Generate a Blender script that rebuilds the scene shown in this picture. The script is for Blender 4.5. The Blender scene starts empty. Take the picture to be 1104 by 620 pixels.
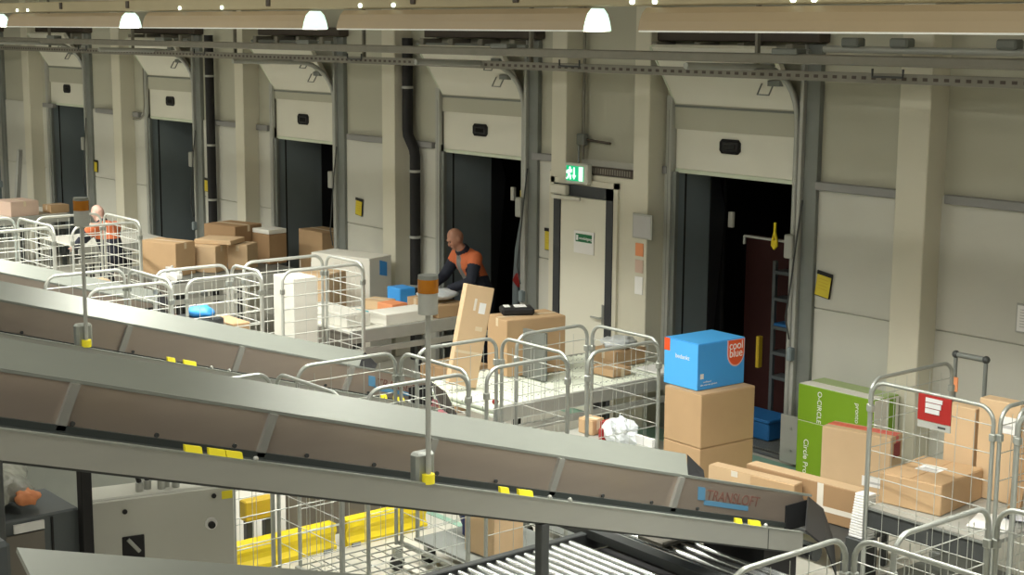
import bpy, bmesh, math, random
from mathutils import Vector, Matrix, Euler
random.seed(7)
C = bpy.context.scene
COL = C.collection
R = math.radians
PI = math.pi

# ------------------------------------------------------------------ camera
cam_d = bpy.data.cameras.new('camera')
cam_d.sensor_width = 36.0
cam_d.lens = 1650.0 / 1104.0 * 36.0
cam_d.clip_end = 200
cam = bpy.data.objects.new('camera', cam_d)
COL.objects.link(cam)
_f = Vector((-0.76305444, 0.62475073, -0.16563349))
_r = Vector((0.63253659, 0.77449619, 0.00728844))
_u = Vector((-0.13283597, 0.09920777, 0.98616045))
cam.matrix_world = Matrix(((_r.x, _u.x, -_f.x, 0), (_r.y, _u.y, -_f.y, -10.892), (_r.z, _u.z, -_f.z, 3.998), (0, 0, 0, 1)))
C.camera = cam

# ------------------------------------------------------------------ world, exposure, hall fill lamps
w = bpy.data.worlds.new('world'); C.world = w; w.use_nodes = True
w.node_tree.nodes['Background'].inputs[0].default_value = (0.9, 0.95, 0.85, 1)
w.node_tree.nodes['Background'].inputs[1].default_value = 0.05
C.view_settings.view_transform = 'Standard'
C.view_settings.look = 'None'
C.view_settings.exposure = 0.0
C.view_settings.gamma = 1.0
LAMP_W = 122.0          # trough lamps hanging along the docks
HALL_W = 62.0         # unseen hall lamps added as overhead fill
LAMP_COL = (1.0, 0.985, 0.90)

def area(name, loc, sx, sy, power, col=LAMP_COL, rot=(0, 0, 0), spread=PI):
    d = bpy.data.lights.new(name, 'AREA'); d.shape = 'RECTANGLE'; d.size = sx; d.size_y = sy
    d.energy = power; d.color = col; d.spread = spread
    o = bpy.data.objects.new(name, d); o.location = loc; o.rotation_euler = rot
    COL.objects.link(o); return o

# ------------------------------------------------------------------ materials
M = {}
def mat(name, col, rough=0.6, metal=0.0, var=0.0, scale=8.0, bump=0.0, bscale=60.0, emit=0.0, ecol=None, stretch=None, spec=None):
    m = bpy.data.materials.new(name); m.use_nodes = True
    nt = m.node_tree; b = nt.nodes['Principled BSDF']
    b.inputs['Base Color'].default_value = (*col, 1); b.inputs['Roughness'].default_value = rough
    b.inputs['Metallic'].default_value = metal
    if spec is not None: b.inputs['Specular IOR Level'].default_value = spec
    tc = nt.nodes.new('ShaderNodeTexCoord')
    src = tc.outputs['Object']
    if stretch:
        mp = nt.nodes.new('ShaderNodeMapping'); mp.inputs['Scale'].default_value = stretch
        nt.links.new(src, mp.inputs['Vector']); src = mp.outputs['Vector']
    if var:
        n = nt.nodes.new('ShaderNodeTexNoise'); n.inputs['Scale'].default_value = scale; n.inputs['Detail'].default_value = 4
        rp = nt.nodes.new('ShaderNodeMapRange'); rp.inputs['To Min'].default_value = 1 - var; rp.inputs['To Max'].default_value = 1 + var
        mx = nt.nodes.new('ShaderNodeVectorMath'); mx.operation = 'SCALE'; mx.inputs[0].default_value = col
        nt.links.new(src, n.inputs['Vector']); nt.links.new(n.outputs['Fac'], rp.inputs['Value'])
        nt.links.new(rp.outputs['Result'], mx.inputs['Scale']); nt.links.new(mx.outputs['Vector'], b.inputs['Base Color'])
    if bump:
        n2 = nt.nodes.new('ShaderNodeTexNoise'); n2.inputs['Scale'].default_value = bscale
        bp = nt.nodes.new('ShaderNodeBump'); bp.inputs['Strength'].default_value = bump; bp.inputs['Distance'].default_value = 0.02
        nt.links.new(src, n2.inputs['Vector']); nt.links.new(n2.outputs['Fac'], bp.inputs['Height']); nt.links.new(bp.outputs['Normal'], b.inputs['Normal'])
    if emit:
        b.inputs['Emission Color'].default_value = (*(ecol or col), 1); b.inputs['Emission Strength'].default_value = emit
    M[name] = m; return m

mat('wall_paint', (.44, .435, .35), .75, var=.05, scale=1.2, bump=.05)
mat('wall_low', (.55, .55, .49), .7, var=.06, scale=1.5, bump=.05)
mat('column', (.62, .60, .49), .7, var=.05, scale=2, bump=.05)
mat('floor', (.50, .49, .43), .5, var=.12, scale=1.3)
mat('floor_green', (.25, .42, .33), .5, var=.1)
mat('ceiling', (.45, .43, .36), .8, var=.1)
mat('hall_wall', (.30, .20, .16), .8, var=.1, scale=1)  # unseen wall, red-brown chosen to tint reflections in the conveyor metal
mat('door_panel', (.70, .69, .60), .55, var=.03, scale=3, bump=.03)
mat('door_edge', (.60, .66, .52), .5)
mat('grey_steel', (.20, .215, .20), .5, .2, var=.1)
mat('light_steel', (.42, .43, .40), .45, .3, var=.08)
mat('dark_steel', (.055, .06, .06), .5, .2, var=.15)
mat('brown_steel', (.07, .055, .042), .6, .1, var=.15)
mat('tray_steel', (.23, .22, .185), .6, .2, var=.15)
mat('ledge', (.27, .27, .265), .5, .2)
mat('shelter', (.20, .24, .255), .85, var=.12, scale=3)
mat('black', (.008, .008, .009), .7)
mat('van_shade', (.012, .012, .012), .9)  # near-black colour keeps the vehicle insides in shade
mat('rubber', (.016, .017, .019), .55, var=.1)
mat('galv', (.36, .38, .35), .38, .55, var=.12, scale=20)
mat('wire', (.48, .50, .46), .4, .4)
mat('wire_lit', (.72, .74, .69), .4, .15)  # lighter wire copy, lamp light put into the colour
mat('galv_lit', (.58, .60, .56), .35, .35)  # lighter galv copy for the cages lit from right above
mat('conveyor_side', (.33, .335, .305), .42, .35, var=.06, scale=4, stretch=(3, .4, 3))
mat('conveyor_flange', (.27, .29, .26), .42, .3, var=.05, scale=4, stretch=(3, .4, 3))
mat('conveyor_inner', (.42, .355, .30), .32, .6, var=.05, scale=4, stretch=(3, .4, 3))
mat('conveyor_rib', (.36, .36, .33), .4, .4)
mat('belt', (.035, .043, .040), .6, var=.1)
mat('yellow', (.80, .62, .015), .45, var=.05)
mat('yellow_tag', (.90, .78, .03), .5)
mat('yellow_dark', (.55, .38, .02), .6, var=.1)
mat('amber', (.36, .13, .008), .25, var=.1)
mat('cream', (.66, .65, .57), .5)
mat('card', (.50, .335, .185), .8, var=.07, scale=5, bump=.03, bscale=120)
mat('card_light', (.60, .43, .26), .8, var=.06, scale=5, bump=.03, bscale=120)
mat('card_dark', (.36, .225, .115), .8, var=.08, scale=5, bump=.03, bscale=120)
mat('card_pink', (.62, .46, .37), .8, var=.06, scale=5)
mat('card_white', (.78, .77, .70), .6, var=.04, scale=5)
mat('tape', (.66, .55, .38), .3)
mat('tape_white', (.72, .68, .60), .35)
mat('tape_red', (.72, .12, .10), .4)
mat('paper', (.82, .82, .80), .7, var=.03)
mat('paper_grey', (.50, .50, .50), .7, var=.08)
mat('paper_lilac', (.70, .72, .80), .6, var=.05)
mat('poly_bag', (.62, .66, .68), .3, var=.18, scale=18, bump=.6, bscale=22)
mat('poly_dark', (.05, .055, .06), .3, var=.2, bump=.5, bscale=25)
mat('navy_bag', (.03, .05, .16), .4, var=.2, bump=.5, bscale=25)
mat('blue_box', (.05, .34, .84), .45, var=.03, scale=4)
mat('blue_box_end', (.085, .47, 1.0), .45, var=.03, scale=4)
mat('logo_orange', (.80, .095, .02), .45)
mat('logo_rim', (.80, .50, .50), .5)
mat('white_print', (.85, .86, .86), .5)
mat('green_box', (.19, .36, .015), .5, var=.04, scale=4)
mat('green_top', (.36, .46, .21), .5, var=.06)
mat('red', (.28, .012, .010), .5, var=.06)
mat('red_dark', (.035, .004, .003), .7)
mat('blue_crate', (.015, .13, .35), .5, var=.1)
mat('teal', (.05, .42, .50), .4, var=.1)
mat('logo_blue', (.10, .26, .42), .5)
mat('logo_brown', (.20, .09, .07), .6)
mat('orange', (.62, .155, .055), .75, var=.1, scale=12, bump=.15, bscale=25)
mat('navy', (.013, .017, .032), .8, var=.15, scale=12, bump=.15, bscale=25)
mat('shirt', (.20, .20, .195), .85, var=.1)
mat('skin', (.46, .235, .16), .5, var=.07, scale=14)
mat('skin_pale', (.62, .40, .33), .5, var=.05, scale=14)
mat('lip', (.28, .10, .08), .5)
mat('eye_dark', (.02, .015, .012), .3)
mat('roller_white', (.72, .77, .66), .35, var=.05)
mat('roller_steel', (.66, .69, .68), .22, .8)
mat('lamp_shell', (.37, .285, .17), .5, var=.06, scale=3)
mat('lamp_white', (.9, .92, .88), .5)
mat('tube', (1, 1, 1), .3, emit=9.0, ecol=(1, .97, .86))
mat('end_diffuser', (.8, 1, .9), .3, emit=1.0, ecol=(.72, 1, .86))
mat('spot_glow', (1, 1, 1), .3, emit=3.0, ecol=(.8, 1, .82))
mat('trunk', (.40, .345, .215), .6, var=.08, scale=3)
mat('sign_green', (.0, .50, .22), .4, emit=.55, ecol=(.0, .62, .26))
mat('sign_white', (.9, 1, .95), .4, emit=.9, ecol=(.75, 1, .88))
mat('sign_frame', (.55, .56, .50), .5)
mat('door_leaf', (.74, .73, .62), .5, var=.03, scale=2)
mat('door_frame', (.035, .04, .045), .5)
mat('cabinet', (.50, .505, .45), .45, var=.04, scale=3)
mat('plate_green', (.43, .45, .41), .4, .3, var=.1)
mat('leveler', (.30, .31, .29), .45, .5, var=.15)
mat('terminal', (.085, .10, .105), .5, var=.1)
mat('terminal_panel', (.17, .155, .13), .6, var=.1)
mat('film', (.30, .31, .27), .25, var=.4, scale=10, bump=.8, bscale=14)
mat('sign_dark_green', (.01, .16, .06), .5)
mat('orange_print', (.78, .30, .13), .6)
mat('yellow_card', (.62, .50, .03), .5, var=.05)
mat('pink_pattern', (.62, .22, .27), .6, var=.9, scale=30)
mat('glass_dark', (.01, .011, .013), .15)

# ------------------------------------------------------------------ mesh helpers
class MB:
    def __init__(self): self.v = []; self.f = []; self.s = []
    def _add(self, vs, fs, smooth=False):
        o = len(self.v); self.v += [tuple(p) for p in vs]
        self.f += [tuple(i + o for i in f) for f in fs]; self.s += [smooth] * len(fs); return self
    def box(self, x0, x1, y0, y1, z0, z1):
        vs = [(x, y, z) for z in (z0, z1) for y in (y0, y1) for x in (x0, x1)]
        return self._add(vs, [(0, 2, 3, 1), (4, 5, 7, 6), (0, 1, 5, 4), (2, 6, 7, 3), (0, 4, 6, 2), (1, 3, 7, 5)])
    def bbox(self, x0, x1, y0, y1, z0, z1, b=.006):
        bm = bmesh.new(); bmesh.ops.create_cube(bm, size=1)
        for v in bm.verts:
            v.co = Vector(((x0 + x1) / 2 + v.co.x * (x1 - x0), (y0 + y1) / 2 + v.co.y * (y1 - y0), (z0 + z1) / 2 + v.co.z * (z1 - z0)))
        bmesh.ops.bevel(bm, geom=list(bm.edges), offset=b, segments=1, affect='EDGES')
        bm.verts.index_update()
        self._add([v.co.copy() for v in bm.verts], [[v.index for v in f.verts] for f in bm.faces]); bm.free(); return self
    def hexa(self, p):   # 8 points: bottom ring 4 then top ring 4
        return self._add(p, [(3, 2, 1, 0), (4, 5, 6, 7), (0, 1, 5, 4), (1, 2, 6, 5), (2, 3, 7, 6), (3, 0, 4, 7)])
    def prism(self, poly, axis, a, b):   # poly 2D extruded along axis from a to b
        def P(u, v, t): return {'x': (t, u, v), 'y': (u, t, v), 'z': (u, v, t)}[axis]
        n = len(poly); vs = [P(u, v, a) for u, v in poly] + [P(u, v, b) for u, v in poly]
        fs = [tuple(range(n))[::-1], tuple(range(n, 2 * n))] + [(i, (i + 1) % n, n + (i + 1) % n, n + i) for i in range(n)]
        return self._add(vs, fs)
    def tube(self, pts, r, n=8, closed=False):
        pts = [Vector(p) for p in pts]; m = len(pts); rings = []
        rr = r if isinstance(r, (list, tuple)) else [r] * m
        up = None
        for i, p in enumerate(pts):
            d = (pts[min(i + 1, m - 1)] - pts[max(i - 1, 0)]).normalized()
            if up is None:
                up = Vector((0, 0, 1)) if abs(d.z) < .9 else Vector((1, 0, 0))
            s = d.cross(up).normalized(); up = s.cross(d).normalized()
            rings.append([p + rr[i] * (math.cos(2 * PI * k / n) * s + math.sin(2 * PI * k / n) * up) for k in range(n)])
        o = len(self.v); vs = [q for g in rings for q in g]
        fs = [(i * n + k, i * n + (k + 1) % n, (i + 1) * n + (k + 1) % n, (i + 1) * n + k) for i in range(m - 1) for k in range(n)]
        self._add(vs, fs, True)
        self._add(rings[0], [tuple(range(n))[::-1]]); self._add(rings[-1], [tuple(range(n))]); return self
    def cyl(self, a, b, r, n=12): return self.tube([a, b], r, n)
    def ball(self, c, r, nu=12, nv=8):
        r = r if isinstance(r, (list, tuple)) else (r, r, r)
        vs = [(c[0] + r[0] * math.sin(PI * j / nv) * math.cos(2 * PI * i / nu), c[1] + r[1] * math.sin(PI * j / nv) * math.sin(2 * PI * i / nu), c[2] + r[2] * math.cos(PI * j / nv)) for j in range(nv + 1) for i in range(nu)]
        fs = [(j * nu + i, (j + 1) * nu + i, (j + 1) * nu + (i + 1) % nu, j * nu + (i + 1) % nu) for j in range(nv) for i in range(nu)]
        return self._add(vs, fs, True)
    def blob(self, c, r, seed=0, amp=.18, nu=18, nv=12, flat=True):
        rnd = random.Random(seed); ph = [(rnd.uniform(1, 5), rnd.uniform(0, 6), rnd.uniform(1, 5), rnd.uniform(0, 6)) for _ in range(6)]
        vs = []
        for j in range(nv + 1):
            for i in range(nu):
                t = PI * j / nv; u = 2 * PI * i / nu
                d = Vector((math.sin(t) * math.cos(u), math.sin(t) * math.sin(u), math.cos(t)))
                k = 1 + amp / 2.4 * sum(math.sin(a * d.x * 2 + b) * math.sin(e * d.y * 2 + g + d.z * 2) for a, b, e, g in ph)
                p = Vector((d.x * r[0], d.y * r[1], d.z * r[2])) * k
                if flat: p.z = max(p.z, -r[2] * .8)
                vs.append(p + Vector(c))
        fs = [(j * nu + i, (j + 1) * nu + i, (j + 1) * nu + (i + 1) % nu, j * nu + (i + 1) % nu) for j in range(nv) for i in range(nu)]
        return self._add(vs, fs, True)
    def mesh(self, name, m):
        me = bpy.data.meshes.new(name); me.from_pydata(self.v, [], self.f)
        for i, s in enumerate(self.s):
            if s: me.polygons[i].use_smooth = True
        if m: me.materials.append(M[m] if isinstance(m, str) else m)
        me.update(); return me
    def build(self, name, m, parent=None, shift=True):
        """vertices are in the parent's coordinates"""
        o = bpy.data.objects.new(name, self.mesh(name, m)); COL.objects.link(o)
        if parent: o.parent = parent
        elif shift and self.v:        # origin at the middle of the base
            xs, ys, zs = zip(*self.v); c = Vector(((min(xs) + max(xs)) / 2, (min(ys) + max(ys)) / 2, min(zs)))
            o.data.transform(Matrix.Translation(-c)); o.location = c
        return o

def tag(o, label=None, cat=None, group=None, kind=None):
    if label: o['label'] = label
    if cat: o['category'] = cat
    if group: o['group'] = group
    if kind: o['kind'] = kind
    return o
def thing(name, label, cat, loc=(0, 0, 0), rz=0.0, group=None):
    o = bpy.data.objects.new(name, None); COL.objects.link(o); o.empty_display_size = .1
    o.location = loc; o.rotation_euler = (0, 0, rz); return tag(o, label, cat, group)
def struct(o, label=None): return tag(o, label, None, None, 'structure')
def sroot(name, loc, label=None):
    o = bpy.data.objects.new(name, None); COL.objects.link(o); o.location = loc; return struct(o, label)
def kids(o): return [c for c in bpy.data.objects if c.parent == o]
def copy_tree(o, parent=None):
    c = o.copy(); COL.objects.link(c)
    if parent: c.parent = parent
    for ch in kids(o): copy_tree(ch, c)
    return c
def text(name, s, size, m, parent, loc, rot, ext=.0015, align='CENTER', space=1.0, sx=1.0):
    cu = bpy.data.curves.new(name, 'FONT'); cu.body = s; cu.size = size; cu.extrude = ext; cu.align_x = align; cu.align_y = 'CENTER'
    cu.space_line = space; cu.materials.append(M[m])
    tmp = bpy.data.objects.new(name, cu); COL.objects.link(tmp)
    dg = bpy.context.evaluated_depsgraph_get(); dg.update()
    me = bpy.data.meshes.new_from_object(tmp.evaluated_get(dg)); bpy.data.objects.remove(tmp)
    if not me.materials: me.materials.append(M[m])
    o = bpy.data.objects.new(name, me); COL.objects.link(o); o.parent = parent; o.location = loc; o.rotation_euler = rot; o.scale = (sx, 1, 1)
    return o

# ================================================================== SETTING
P0, PITCH, DW = -10.77, 3.86, 1.52          # left edge of dock 5, dock spacing, door width
DOCKS = [(P0 - PITCH * k, P0 - PITCH * k + (1.56 if k == 0 else DW)) for k in range(6)]   # from the right
XL, XR, YF, ZT = -40.0, 5.0, -17.0, 6.2

mb = MB().box(XL, XR, YF, 0.0, -.1, 0.0); struct(mb.build('floor', 'floor'))
struct(MB().box(XL, XR, YF, 6, ZT, ZT + .1).build('ceiling', 'ceiling'))
struct(MB().box(XR, XR + .1, YF, .2, 0, ZT).build('wall_right', 'hall_wall'))
struct(MB().box(XL - .1, XL, YF, .2, 0, ZT).build('wall_left', 'wall_paint'))
struct(MB().box(XL, XR, YF - .1, YF, 0, ZT).build('wall_front', 'wall_paint'))
# green walkway line painted on the floor, seen at the foot of the right dock
struct(MB().box(-10.9, -8.6, -3.62, -3.55, 0, .004).build('trim_20', 'floor_green'), 'green line painted on the floor under the conveyor')
struct(MB().box(-12.2, -7.0, -.42, -.10, 0.0, .004).build('trim_1', 'floor_green'), 'green painted strip on the floor along the dock wall')

# dock wall: pieces between openings; lower part stands 20 mm proud
HOLE = 3.05
lo, hi = MB(), MB()
edges = [XL] + [e for d in reversed(DOCKS) for e in d] + [XR]
for i in range(0, len(edges), 2):
    a, b = edges[i], edges[i + 1]
    hi.box(a, b, 0.0, .2, 2.66, ZT)
    cuts = [0, 1.52, 2.66]
    for z0, z1 in zip(cuts[:-1], cuts[1:]): lo.box(a, b, -.02, .2, z0 + .006, z1 - .006)
    lo.box(a, b, 0, .2, 0, 2.66)
for a, b in DOCKS: hi.box(a, b, 0.0, .2, HOLE, ZT)
wb = sroot('wall_back', (0, 0, 0))
lo.build('lower_panelling', 'wall_low', wb); hi.build('upper_panelling', 'wall_paint', wb)

# columns
for i, (x0, wd) in enumerate([(-30.4, .3), (-26.81, .29), (-23.13, .3), (-19.16, .24), (-15.53, .27), (-12.36, .24), (-11.10, .22), (-7.91, .31)]):
    o = struct(MB().bbox(x0, x0 + wd, -.25, 0.02, 0, ZT - .01, .008).build('column', 'column'))
# ledge rails
t = 2
for a, b in [(-26.4, -25.95), (-24.2, -23.2), (-22.8, -22.6), (-20.3, -19.2), (-18.9, -18.6), (-16.6, -15.55), (-15.2, -14.75), (-12.9, -12.40), (-10.87, -10.82), (-8.92, -7.93), (-7.55, 4.0)]:
    struct(MB().bbox(a, b, -.07, 0, 2.60, 2.675, .005).build('trim_%d' % t, 'ledge')); t += 1

# ---- sectional dock doors
def arc(c, r, a0, a1, n, f): return [f(c[0] + r * math.cos(a0 + (a1 - a0) * i / n), c[1] + r * math.sin(a0 + (a1 - a0) * i / n)) for i in range(n + 1)]
bottoms = [2.625, 2.575, 2.51, 2.60, 2.66, 2.62]
LAB = ['rightmost', 'second from right', 'third from right', 'fourth from right', 'leftmost', 'outermost']
for k, (a, b) in enumerate(DOCKS):
    zb = bottoms[k]; z1 = zb + .65
    r = sroot('door_%d' % (k + 1), ((a + b) / 2, 0, 0), 'cream sectional dock door raised over its opening')
    def L(x): return x - (a + b) / 2
    w2 = (b - a) / 2
    q = MB().bbox(-w2 + .0, w2 - .01, .02, .07, zb + .03, z1 - .006, .006); q.build('door_section', 'door_panel', r)
    MB().bbox(-w2 + .0, w2 - .01, .015, .075, zb - .01, zb + .03, .005).build('bottom_seal', 'door_edge', r)
    # upper sections swing over the curved track into the hall
    th = R(33); s0 = (.045, z1); s1 = (s0[0] - .70 * math.sin(th), s0[1] + .70 * math.cos(th))
    def slab(p, q, t=.025):
        d = Vector((q[0] - p[0], q[1] - p[1])).normalized(); n = Vector((-d.y, d.x)) * t
        return [(p[0] + n.x, p[1] + n.y), (q[0] + n.x, q[1] + n.y), (q[0] - n.x, q[1] - n.y), (p[0] - n.x, p[1] - n.y)]
    MB().prism(slab(s0, s1), 'x', -w2, w2 - .01).build('door_section', 'door_panel', r)
    MB().prism(slab((s0[0] - .005, s0[1] + .004), (s1[0] - .01, s1[1]), .027), 'x', -w2 - .012, -w2 + .006).build('edge_strip', 'door_edge', r)
    MB().cyl((-w2, .0, z1 - .0), (w2 - .02, .0, z1), .012, 6).build('section_hinge_rail', 'grey_steel', r)
    # window
    wx = L(a) + (b - a) * .47
    wz = zb + .29
    MB().bbox(wx - .13, wx + .13, -.0, .03, wz - .07, wz + .07, .03).build('peephole_frame', 'black', r)
    MB().bbox(wx - .085, wx + .085, -.006, .03, wz - .04, wz + .04, .018).build('peephole_pane', 'glass_dark', r)
    # brackets and looped handles at the right of the tilted section
    hb = MB()
    for zz, yy in ((z1 + .26, -.13), (z1 + .44, -.25)):
        hb.tube([(w2 - .30, yy - .03, zz), (w2 - .30, yy - .09, zz - .10), (w2 - .16, yy - .09, zz - .10), (w2 - .16, yy - .03, zz)], .008, 6)
        hb.box(w2 - .2, w2 - .06, yy - .07, yy, zz - .02, zz + .03)
    hb.build('roller_bracket', 'grey_steel', r)
    # tracks, posts
    for sx in (-1, 1):
        xx = sx * (w2 + (.035 if sx < 0 else .03))
        pth = [(xx, -.03, .30), (xx, -.03, z1 - .1)] + [(xx, y, z) for y, z in arc((-.55, z1 - .1), .52, 0, PI / 2, 8, lambda u, v: (u, v))][1:] + [(xx, -1.5, z1 + .44)]
        if sx < 0: pth = [(xx, -.03, .30), (xx, -.03, z1 - .04)]
        MB().tube(pth, .03 if sx > 0 else .022, 6).build('track', 'light_steel' if sx > 0 else 'grey_steel', r)
    # the right side carries a spring channel and a grey post; the left a narrow one
    MB().box(w2 + .065, w2 + .105, -.05, 0.0, 1.9, 3.7).build('spring_slot', 'black', r)
    MB().bbox(w2 + .105, w2 + .145, -.10, 0.0, .35, 3.9, .004).build('post_flange', 'light_steel', r)
    MB().bbox(w2 + .145, w2 + .30, -.06, 0.0, .0, 3.9, .004).build('door_post', 'grey_steel', r)
    MB().bbox(-w2 - .075, -w2, -.05, .02, 0, z1 + .1, .004).build('door_post', 'light_steel', r)
    MB().bbox(-w2 - .03, -w2 + .05, -.02, .03, 0, zb, .004).build('door_jamb', 'grey_steel', r)
    MB().bbox(w2 + .00, w2 + .10, -.13, -.02, 1.95, 2.17, .01).build('control_box', 'light_steel', r)
    # cable running down the post
    pts = [(w2 + .17, -.09, 2.5), (w2 + .14, -.12, 2.1), (w2 + .10, -.13, 1.7), (w2 + .055, -.13, 1.4), (w2 + .10, -.12, 1.2)]
    MB().tube(pts, .008, 6).build('cable', 'dark_steel', r)
    MB().bbox(w2 + .09, w2 + .15, -.15, -.08, 1.0, 1.13, .012).build('push_button', 'shelter', r)
    # spring shaft housing over the door
    MB().bbox(-w2 - .15, w2 + .35, -.16, 0.0, 3.91, 4.02, .01).build('shaft_housing', 'brown_steel', r)
    MB().cyl((-w2 - .2, -.22, 3.83), (w2 + .3, -.22, 3.83), .022, 8).build('spring_shaft', 'grey_steel', r)
    for xx in (-w2 - .05, -.25, .3, w2 + .1):
        MB().bbox(xx - .04, xx + .04, -.27, -.0, 3.78, 3.90, .008).build('shaft_bracket', 'tray_steel', r)
    # dock shelter cheeks and the dark vehicle beyond
    cd_ = .50 if k == 0 else .72
    MB().box(-w2 + .001, -w2 + .03, .035, cd_, -.0, 2.75).build('shelter_cheek', 'shelter', r)
    MB().box(w2 - .03, w2 - .001, .035, .46, -.0, 2.75).build('shelter_cheek', 'shelter', r)
    MB().box(-w2 + .03, -w2 + .036, .13, .15, 0, 2.7).build('cheek_seam', 'black', r)
    MB().prism([(cd_, .1), (cd_ + .02, .1), (cd_ + .22, 2.2), (cd_ + .1, 2.6), (cd_, 2.6)], 'x', -w2 - .2, -w2 + .04).build('shelter_flap', 'rubber', r)
    MB().box(-w2, w2, .08, .46, 2.75, 3.0).build('shelter_head', 'shelter', r)
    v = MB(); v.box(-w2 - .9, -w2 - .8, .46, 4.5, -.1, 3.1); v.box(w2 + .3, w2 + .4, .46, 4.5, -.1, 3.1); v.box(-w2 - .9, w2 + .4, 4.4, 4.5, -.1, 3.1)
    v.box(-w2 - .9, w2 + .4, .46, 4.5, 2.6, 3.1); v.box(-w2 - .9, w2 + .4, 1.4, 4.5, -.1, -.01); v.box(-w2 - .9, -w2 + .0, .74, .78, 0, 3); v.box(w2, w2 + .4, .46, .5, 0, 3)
    v.build('vehicle_interior', 'van_shade', r)
    MB().box(-w2 - .06, w2 + .06, -.02, 1.4, -.06, .0).build('dock_sill', 'leveler', r)

# perforated plate of the right dock
lv = thing('dock_plate', 'perforated grey steel dock plate in the rightmost opening', 'dock plate', (-9.98, .45, .0))
MB().box(-.76, .76, -.35, .7, .0, .012).build('plate', 'dark_steel', lv)
rods = MB()
for i in range(50): rods.box(-.75 + i * .03, -.735 + i * .03, -.34, .69, .012, .02)
for i in range(24): rods.box(-.75, .75, -.33 + i * .043, -.322 + i * .043, .012, .019)
tag(rods.build('tread_grid', 'leveler', lv), kind='stuff')
pl = thing('kick_plate', 'pale bolted steel plate at the foot of the rightmost dock post', 'plate', (-9.03, -.16, .05))
MB().bbox(-.10, .11, -.012, .012, 0, .45, .004).build('plate', 'light_steel', pl)
for z in (.12, .33): MB().cyl((.03, -.02, z), (.03, .0, z), .014, 8).build('bolt', 'galv', pl)

# cable trays in front of the doors
ct = thing('cable_tray', 'long perforated steel cable tray running below the lamps', 'cable tray', (-12, -.6, 3.60))
MB().box(-24, 15, -.05, -.045, 0, .075).build('side_rail', 'tray_steel', ct)
MB().box(-24, 15, .05, .055, 0, .075).build('side_rail', 'tray_steel', ct)
MB().box(-24, 15, -.05, .055, -.004, 0).build('tray_floor', 'tray_steel', ct)
sl = MB()
for i in range(300): sl.box(-18 + i * .10, -17.955 + i * .10, -.052, -.049, .024, .050)
tag(sl.build('slot', 'brown_steel', ct), kind='stuff')
hg = MB()
for i in range(12): hg.box(-22 + i * 3.1, -21.97 + i * 3.1, -.02, .02, .0, 2.6)
tag(hg.build('hanger', 'tray_steel', ct), kind='stuff')
ur = thing('busbar_rail', 'thick grey busbar rail above the perforated tray', 'rail', (-12, -.75, 3.735))
MB().bbox(-24, 15, -.045, .045, 0, .085, .012).build('rail_body', 'tray_steel', ur)
for i in range(9): MB().bbox(-20 + i * 3.86, -19.72 + i * 3.86, -.07, .07, .08, .13, .01).build('joint_box', 'grey_steel', ur)
for i in range(8): MB().tube([(-19 + i * 3.86, .03, -.02), (-19 + i * 3.86, .03, -.085), (-18.7 + i * 3.86, .03, -.085), (-18.7 + i * 3.86, .03, -.02)], .010, 6).build('hook', 'dark_steel', ur)
tb = thing('branch_pipe', 'short pale pipe run above the busbar at the right', 'pipe', (-7.5, -.4, 3.86))
MB().cyl((-1.1, 0, 0), (2.6, 0, 0), .03, 10).build('pipe', 'light_steel', tb)
for x in (-.8, -.3, .7, 1.6): MB().bbox(x - .09, x + .09, -.06, .06, .02, .10, .015).build('clamp', 'grey_steel', tb)

# trunk and trough lamps
tk = thing('lighting_trunk', 'beige lighting trunk over the row of trough lamps', 'trunk', (-12, -4.1, 4.155))
MB().bbox(-26, 14, -.06, .06, 0, .11, .01).build('trunk_body', 'trunk', tk)
for x in (-5.6, -5.75, -6.85, -7.05, -10.1, -9.65, -12.3, -13.1, -17.0, -16.7):
    MB().cyl((x + 12 , -.075, .025), (x + 12, -.055, .025), .017, 10).build('indicator_light', 'spot_glow', tk)
for x in (-4.9, -8.2, -9.4, -11.5, -14.2, -15.8, -19): MB().bbox(x + 12 - .03, x + 12 + .03, -.075, -.05, .03, .10, .006).build('clip', 'brown_steel', tk)
PROF = [(-.12, 0), (-.105, .06), (-.085, .11), (-.05, .145), (.05, .145), (.085, .11), (.105, .06), (.12, 0)]
def shell(prof, x0, x1, t):
    m = MB(); n = len(prof)
    inner = [(y * (1 - t / .12), z - (t if 0 < i < n - 1 else 0) * .8) for i, (y, z) in enumerate(prof)]
    for P, flip in ((prof, False), (inner, True)):
        for i in range(n - 1):
            (a, b), (c, d) = P[i], P[i + 1]
            vs = [(x0, a, b), (x1, a, b), (x1, c, d), (x0, c, d)]
            m._add(vs, [(3, 2, 1, 0) if flip else (0, 1, 2, 3)], True)
    for i in (0, n - 1):
        (a, b), (c, d) = prof[i], inner[i]; m._add([(x0, a, b), (x1, a, b), (x1, c, d), (x0, c, d)], [(0, 1, 2, 3)])
    for x in (x0, x1):
        m._add([(x, y, z) for y, z in prof] + [(x, y, z) for y, z in inner], [(i, i + 1, n + i + 1, n + i) for i in range(n - 1)])
    return m
lp = thing('trough_lamp', 'x', 'lamp', (-5.48, -4.1, 4.0), 0, 'trough lamps along the docks')
shell(PROF, -1.45, 1.45, .008).build('reflector', 'lamp_shell', lp)
MB().prism([(y * .99, z * .985) for y, z in PROF], 'x', 1.452, 1.464).build('end_diffuser', 'end_diffuser', lp)
MB().prism([(y * .99, z * .985) for y, z in PROF], 'x', -1.464, -1.452).build('end_cap', 'lamp_shell', lp)
for y in (-.035, .035): MB().cyl((-1.4, y, .05), (1.4, y, .05), .013, 8).build('tube', 'tube', lp)
MB().box(-1.45, 1.45, -.122, -.112, -.006, .004).build('rim', 'lamp_white', lp)
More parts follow.
